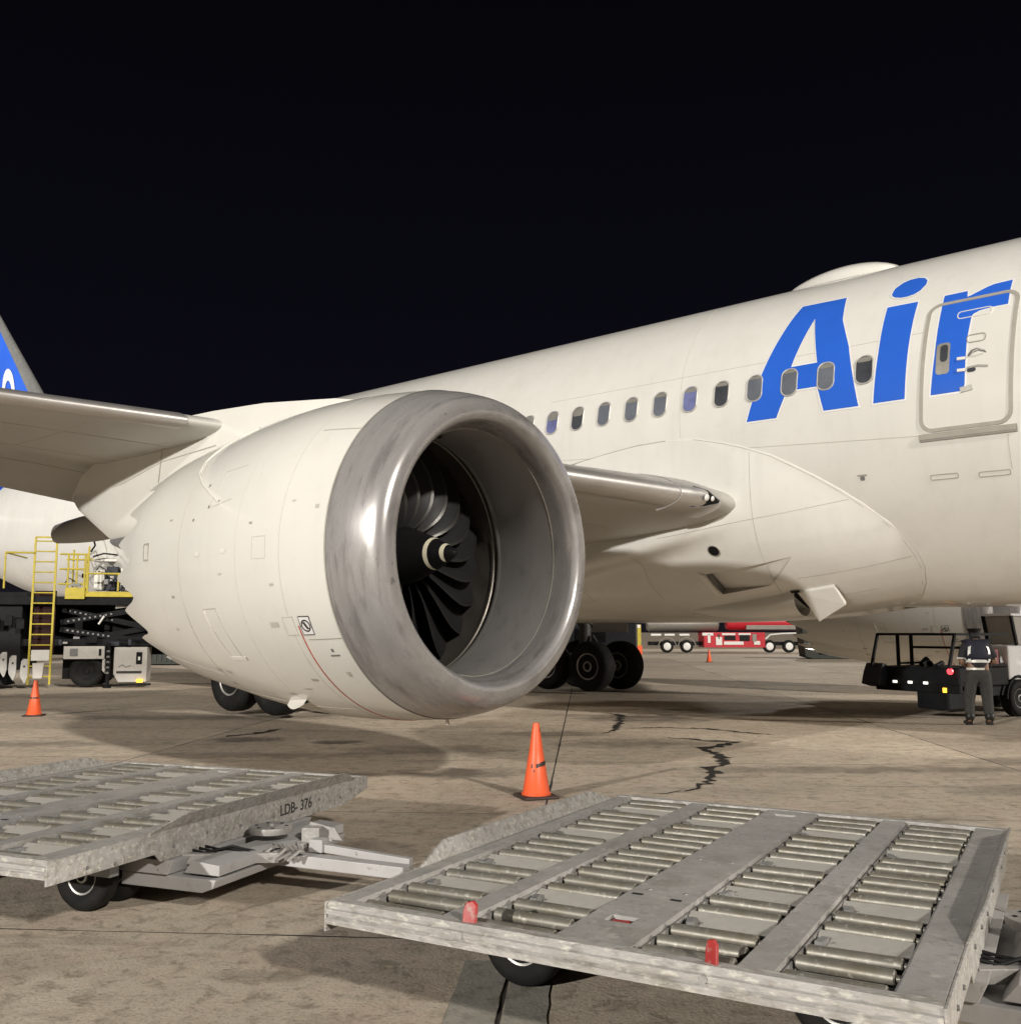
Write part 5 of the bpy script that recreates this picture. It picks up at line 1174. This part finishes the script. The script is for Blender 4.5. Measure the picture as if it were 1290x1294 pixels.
for (x, z, wx, wz, mk) in ((-2.1, 1.5, .9, .22, 'boxwhite'), (-2.0, 1.15, .22, .7, 'boxwhite'), (-1.2, .95, .5, .65, 'boxwhite'), (-.4, 1.5, 1.1, .16, 'boxwhite'), (-.3, 1.2, .9, .35, 'black'), (.0, .78, 1.6, .26, 'boxwhite'), (.9, 1.2, .8, .5, 'black'), (.9, 1.5, 1.0, .16, 'boxwhite'), (1.7, 1.2, .35, .6, 'tank'), (2.1, 1.5, .5, .25, 'redlamp'), (-1.2, 1.3, .12, .4, 'darkgreen'), (1.9, .8, .5, .3, 'boxwhite')):
    kp(MB().box((x, -1.13, z), (wx, .06, wz)), 'cabinet_panel', P[mk] if mk != 'redlamp' else P['reddark'], bevel=.01)
kp(MB().box((0.1, -1.12, .5), (5.0, .06, .12)), 'sill_bar', P['boxwhite'] if False else P['reddark'])
kp(MB().box((0, 0, .75), (13.4, 1.0, .3)), 'chassis', P['dark'])
mb = MB(); mb.tube([(2.6, -1.1, 1.1), (3.0, -1.1, 1.45), (4.0, -1.1, 1.55), (6.4, -1.1, 1.6)], .07, 8); mb.tube([(5.6, -1.1, 1.05), (7.8, -1.1, 1.05)], .07, 8); kp(mb, 'hose_boom', P['boxwhite'], smooth=True)
for x in (-6.3, -5.2, -4.0): kp(MB().box((x, -1.1, 1.45), (.85, .1, .18)), 'mudguard', P['boxwhite'], bevel=.05)
mb = MB()
for x in (-5.4, -3.8): mb.tube([(x+.72*cos(R(a)), -1.1, .5+.72*sin(R(a))) for a in range(0, 181, 20)], .05, 6)
kp(mb, 'wheel_arch', P['tank'])
kp(MB().box((6.7, -1.0, 1.65), (.5, .2, .28)), 'head_lamp', P['whitelamp'], bevel=.05); kp(MB().box((7.0, -.9, 2.35), (.8, .2, .4)), 'cab_lamp', P['boxwhite'], bevel=.05)
wt4, wm4 = wheel_meshes(.52, .4); t4 = kp(wt4, 'tyre', P['tyre'], smooth=True); m4 = kp(wm4, 'wheel_rim', P['rimw'], smooth=True); t4.location = m4.location = (-5.4, -.9, .52)
cp4 = kp(MB().lathe([(-.02, .001), (-.02, .24), (.0, .30), (.05, .31), (.05, .001)], ax='Y', n=24), 'wheel_cap', P['rimw'], smooth=True); cp4.location = (-5.4, -1.10, .52)
for x in (-3.8, 2.95, 4.55): inst(cp4, TK, (x, -1.10, .52))
for x in (-3.8, 2.95, 4.55):
    for src in (t4, m4): inst(src, TK, (x, -.9, .52))
# dark container beside it, dark van behind the main wheels, marker post
GB = empty('equipment_container', (20.0, 62, 0), R(-6), 'dark green equipment container to the right of the red tanker', 'container')
mb = MB(); mb.prism([(-1.7, .15), (-1.2, .0), (1.6, .0), (1.6, 2.7), (-1.5, 2.7), (-1.9, 2.3)], (0, -1, 0), (1, 0, 0), (0, 0, 1), (0, 2, 0)); mb.build('container_wall', P['darkgreen'], GB, bevel=.05)
MB().box((-.1, -1.03, 1.3), (1.5, .05, 2.0)).build('door', P['dark'], GB, bevel=.02); MB().tube([(.2, -1.08, .6), (.2, -1.08, 2.0)], .03, 8).build('door_bar', P['gear'], GB)
VN = empty('dark_van', (3.85, 46, 0), 0, 'dark navy box van standing behind the far main wheels', 'van')
MB().box((0, 0, 1.35), (3.9, 1.9, 1.5)).build('van_body', P['navy'], VN, bevel=.08); MB().box((-.2, -.97, 1.5), (1.4, .04, .6)).build('side_panel', P['dark'], VN, bevel=.02)
va = wheel_meshes(.38, .24); a = va[0].build('tyre', P['tyre'], VN, smooth=True); b_ = va[1].build('wheel_rim', P['gear'], VN, smooth=True); a.location = b_.location = (-1.2, -.85, .38)
for x, y in ((1.2, -.85), (-1.2, .85), (1.2, .85)): inst(a, VN, (x, y, .38)); inst(b_, VN, (x, y, .38))
MP = empty('marker_post', (9.18, 71, 0), 0, 'pale yellow marker post with orange foot left of the red tanker', 'marker post')
MB().box((0, 0, 1.45), (.40, .12, 1.5)).build('post_board', P['yellow'], MP, bevel=.02); MB().box((0, 0, .38), (.52, .3, .64)).build('post_foot', P['orange'], MP, bevel=.03)
MB().box((0, -.07, 2.08), (.3, .03, .22)).build('reflector', P['boxwhite'], MP)

# ------------------------------------------------------------------ apron worker seen from behind
PE = empty('person', (8.46, 17.95, 0), R(-8), 'person in a dark vest with reflective stripes standing by the service truck', 'person')
def skin(nm, J, E_, m, root, lv=2):
    me = bpy.data.meshes.new(nm); ks = list(J); me.from_pydata([J[k][0] for k in ks], [(ks.index(a), ks.index(b_)) for a, b_ in E_], []); me.materials.append(m)
    o = bpy.data.objects.new(nm, me); C.objects.link(o); o.parent = PE
    mo = o.modifiers.new('skin', 'SKIN'); mo.use_smooth_shade = True
    if not me.skin_vertices: return o
    for i, k in enumerate(ks):
        r = J[k][1]; me.skin_vertices[0].data[i].radius = r if isinstance(r, tuple) else (r, r); me.skin_vertices[0].data[i].use_root = (k == root)
    s_ = o.modifiers.new('sub', 'SUBSURF'); s_.levels = lv; s_.render_levels = lv
    return o
J = dict(pel=((0, 0, .92), (.14, .11)), sp=((0, .0, 1.12), (.13, .10)), ch=((0, .03, 1.30), (.15, .11)), nk=((0, .05, 1.445), .055), hb=((0, .085, 1.52), (.066, .075)), hd=((0, .10, 1.60), (.076, .09)), tp=((0, .095, 1.675), (.055, .062)),
     nose=((0, .195, 1.58), .014),
     sl=((-.17, .02, 1.37), .058), el=((-.25, -.04, 1.09), .043), wl=((-.09, .17, 1.00), .028), pl=((-.05, .24, .99), (.036, .016)),
     sr=((.17, .02, 1.37), .058), er=((.26, -.02, 1.10), .043), wr=((.14, .20, 1.06), .028), pr=((.11, .28, 1.06), (.036, .016)),
     hl=((-.095, 0, .86), .095), kl=((-.135, .03, .49), .058), al=((-.16, -.02, .09), .038), tl=((-.18, .12, .035), .032),
     hr=((.095, 0, .86), .095), kr=((.115, .03, .49), .058), ar=((.12, -.02, .09), .038), tr=((.145, .12, .035), .032))
E_ = [('pel', 'sp'), ('sp', 'ch'), ('ch', 'nk'), ('nk', 'hb'), ('hb', 'hd'), ('hd', 'tp'), ('hd', 'nose'), ('ch', 'sl'), ('sl', 'el'), ('el', 'wl'), ('wl', 'pl'), ('ch', 'sr'), ('sr', 'er'), ('er', 'wr'), ('wr', 'pr'), ('pel', 'hl'), ('hl', 'kl'), ('kl', 'al'), ('al', 'tl'), ('pel', 'hr'), ('hr', 'kr'), ('kr', 'ar'), ('ar', 'tr')]
for s, (px, py, pz) in (('l', (-.05, .24, .99)), ('r', (.11, .28, 1.06))):
    for i, ln in enumerate((.055, .065, .06, .048)):
        ox = (-.027+.018*i); J['%s%da' % (s, i)] = ((px+ox, py+.03, pz), .009); J['%s%db' % (s, i)] = ((px+ox, py+.03+ln*.7, pz-.012), .008); J['%s%dc' % (s, i)] = ((px+ox, py+.03+ln, pz-.035), .007)
        E_ += [('p'+s, '%s%da' % (s, i)), ('%s%da' % (s, i), '%s%db' % (s, i)), ('%s%db' % (s, i), '%s%dc' % (s, i))]
    d = 1 if s == 'l' else -1
    J[s+'ta'] = ((px+.045*d, py-.01, pz), .010); J[s+'tb'] = ((px+.055*d, py+.04, pz-.01), .008); E_ += [('p'+s, s+'ta'), (s+'ta', s+'tb')]
skin('body', J, E_, P['skin'], 'pel')
T = dict(pel=((0, -.005, .94), (.165, .135)), top=((0, 0, 1.04), (.155, .125)), hl=((-.095, 0, .82), .115), kl=((-.14, .02, .48), .088), al=((-.165, -.025, .14), .078), hr=((.095, 0, .82), .115), kr=((.12, .02, .48), .088), ar=((.125, -.025, .14), .078))
skin('trousers', T, [('pel', 'top'), ('pel', 'hl'), ('hl', 'kl'), ('kl', 'al'), ('pel', 'hr'), ('hr', 'kr'), ('kr', 'ar')], P['trouser'], 'pel')
T = dict(b=((0, 0, .93), (.172, .138)), m_=((0, 0, 1.16), (.16, .125)), c=((0, .025, 1.31), (.175, .135)), n=((0, .045, 1.41), .075), sl=((-.175, .02, 1.375), .078), el=((-.245, -.03, 1.14), .066), sr=((.175, .02, 1.375), .078), er=((.255, -.015, 1.15), .066))
skin('shirt', T, [('b', 'm_'), ('m_', 'c'), ('c', 'n'), ('c', 'sl'), ('sl', 'el'), ('c', 'sr'), ('sr', 'er')], P['cloth_dark'], 'c')
T = dict(b=((0, 0, 1.03), (.185, .148)), m_=((0, 0, 1.18), (.18, .145)), c=((0, .022, 1.32), (.19, .152)), n=((0, .03, 1.40), (.12, .10)))
skin('safety_vest', T, [('b', 'm_'), ('m_', 'c'), ('c', 'n')], P['vest'], 'c')
T = dict(a=((0, .088, 1.60), (.088, .10)), b=((0, .088, 1.66), (.086, .10)), c=((0, .09, 1.70), (.05, .06)), n=((0, .045, 1.50), (.075, .075)))
skin('cap', T, [('n', 'a'), ('a', 'b'), ('b', 'c')], P['cloth_dark'], 'a')
for x, xt in ((-.165, -.185), (.125, .15)):
    skin('shoe', dict(z=((x, -.02, .24), .082), a=((x, -.03, .12), .078), b=((x, -.04, .045), (.055, .042)), c=((xt, .16, .04), (.048, .036))), [('z', 'a'), ('a', 'b'), ('b', 'c')], P['shoe'], 'b')
def band(pts, wd, nm='reflective_stripe'):
    rows = []
    for i, q in enumerate(pts):
        d = (Vector(pts[min(i+1, len(pts)-1)])-Vector(pts[max(i-1, 0)])).normalized(); out = Vector((q[0]*.6, q[1]-.02, 0)).normalized(); u = d.cross(out).normalized()
        rows.append([Vector(q)+u*wd/2, Vector(q)+u*wd/2+out*.004, Vector(q)-u*wd/2+out*.004, Vector(q)-u*wd/2])
    return MB().grid(rows).build(nm, P['reflect'], PE)
def el_(z, a, b_, t0, t1, cy=0, n=20): return [(a*sin(R(t0+(t1-t0)*i/n)), cy-b_*cos(R(t0+(t1-t0)*i/n)), z) for i in range(n+1)]
band(el_(1.12, .178, .140, -100, 100), .05); band(el_(1.245, .178, .143, -55, 55, .01), .03); band(el_(.985, .172, .136, -85, 20), .035)
band([(-.125, -.085, 1.40), (-.145, -.105, 1.30), (-.150, -.108, 1.20), (-.14, -.11, 1.12)], .04); band([(.125, -.085, 1.40), (.145, -.105, 1.30), (.150, -.108, 1.20), (.14, -.11, 1.12)], .04)
for z, n in ((1.30, 5), (1.265, 4)):
    for i in range(n): MB().box(((i-(n-1)/2)*.034, -.118+.004*abs(i-2), z), (.022, .006, .022)).build('vest_lettering', P['reflect'], PE)
MB().tube([(-.305+.0, -.03, 1.17), (-.25, -.105, 1.17), (-.19, -.06, 1.16)], .016, 8).build('arm_band', P['reflect'], PE)

PE.scale = (1.16, 1.12, 1.02)
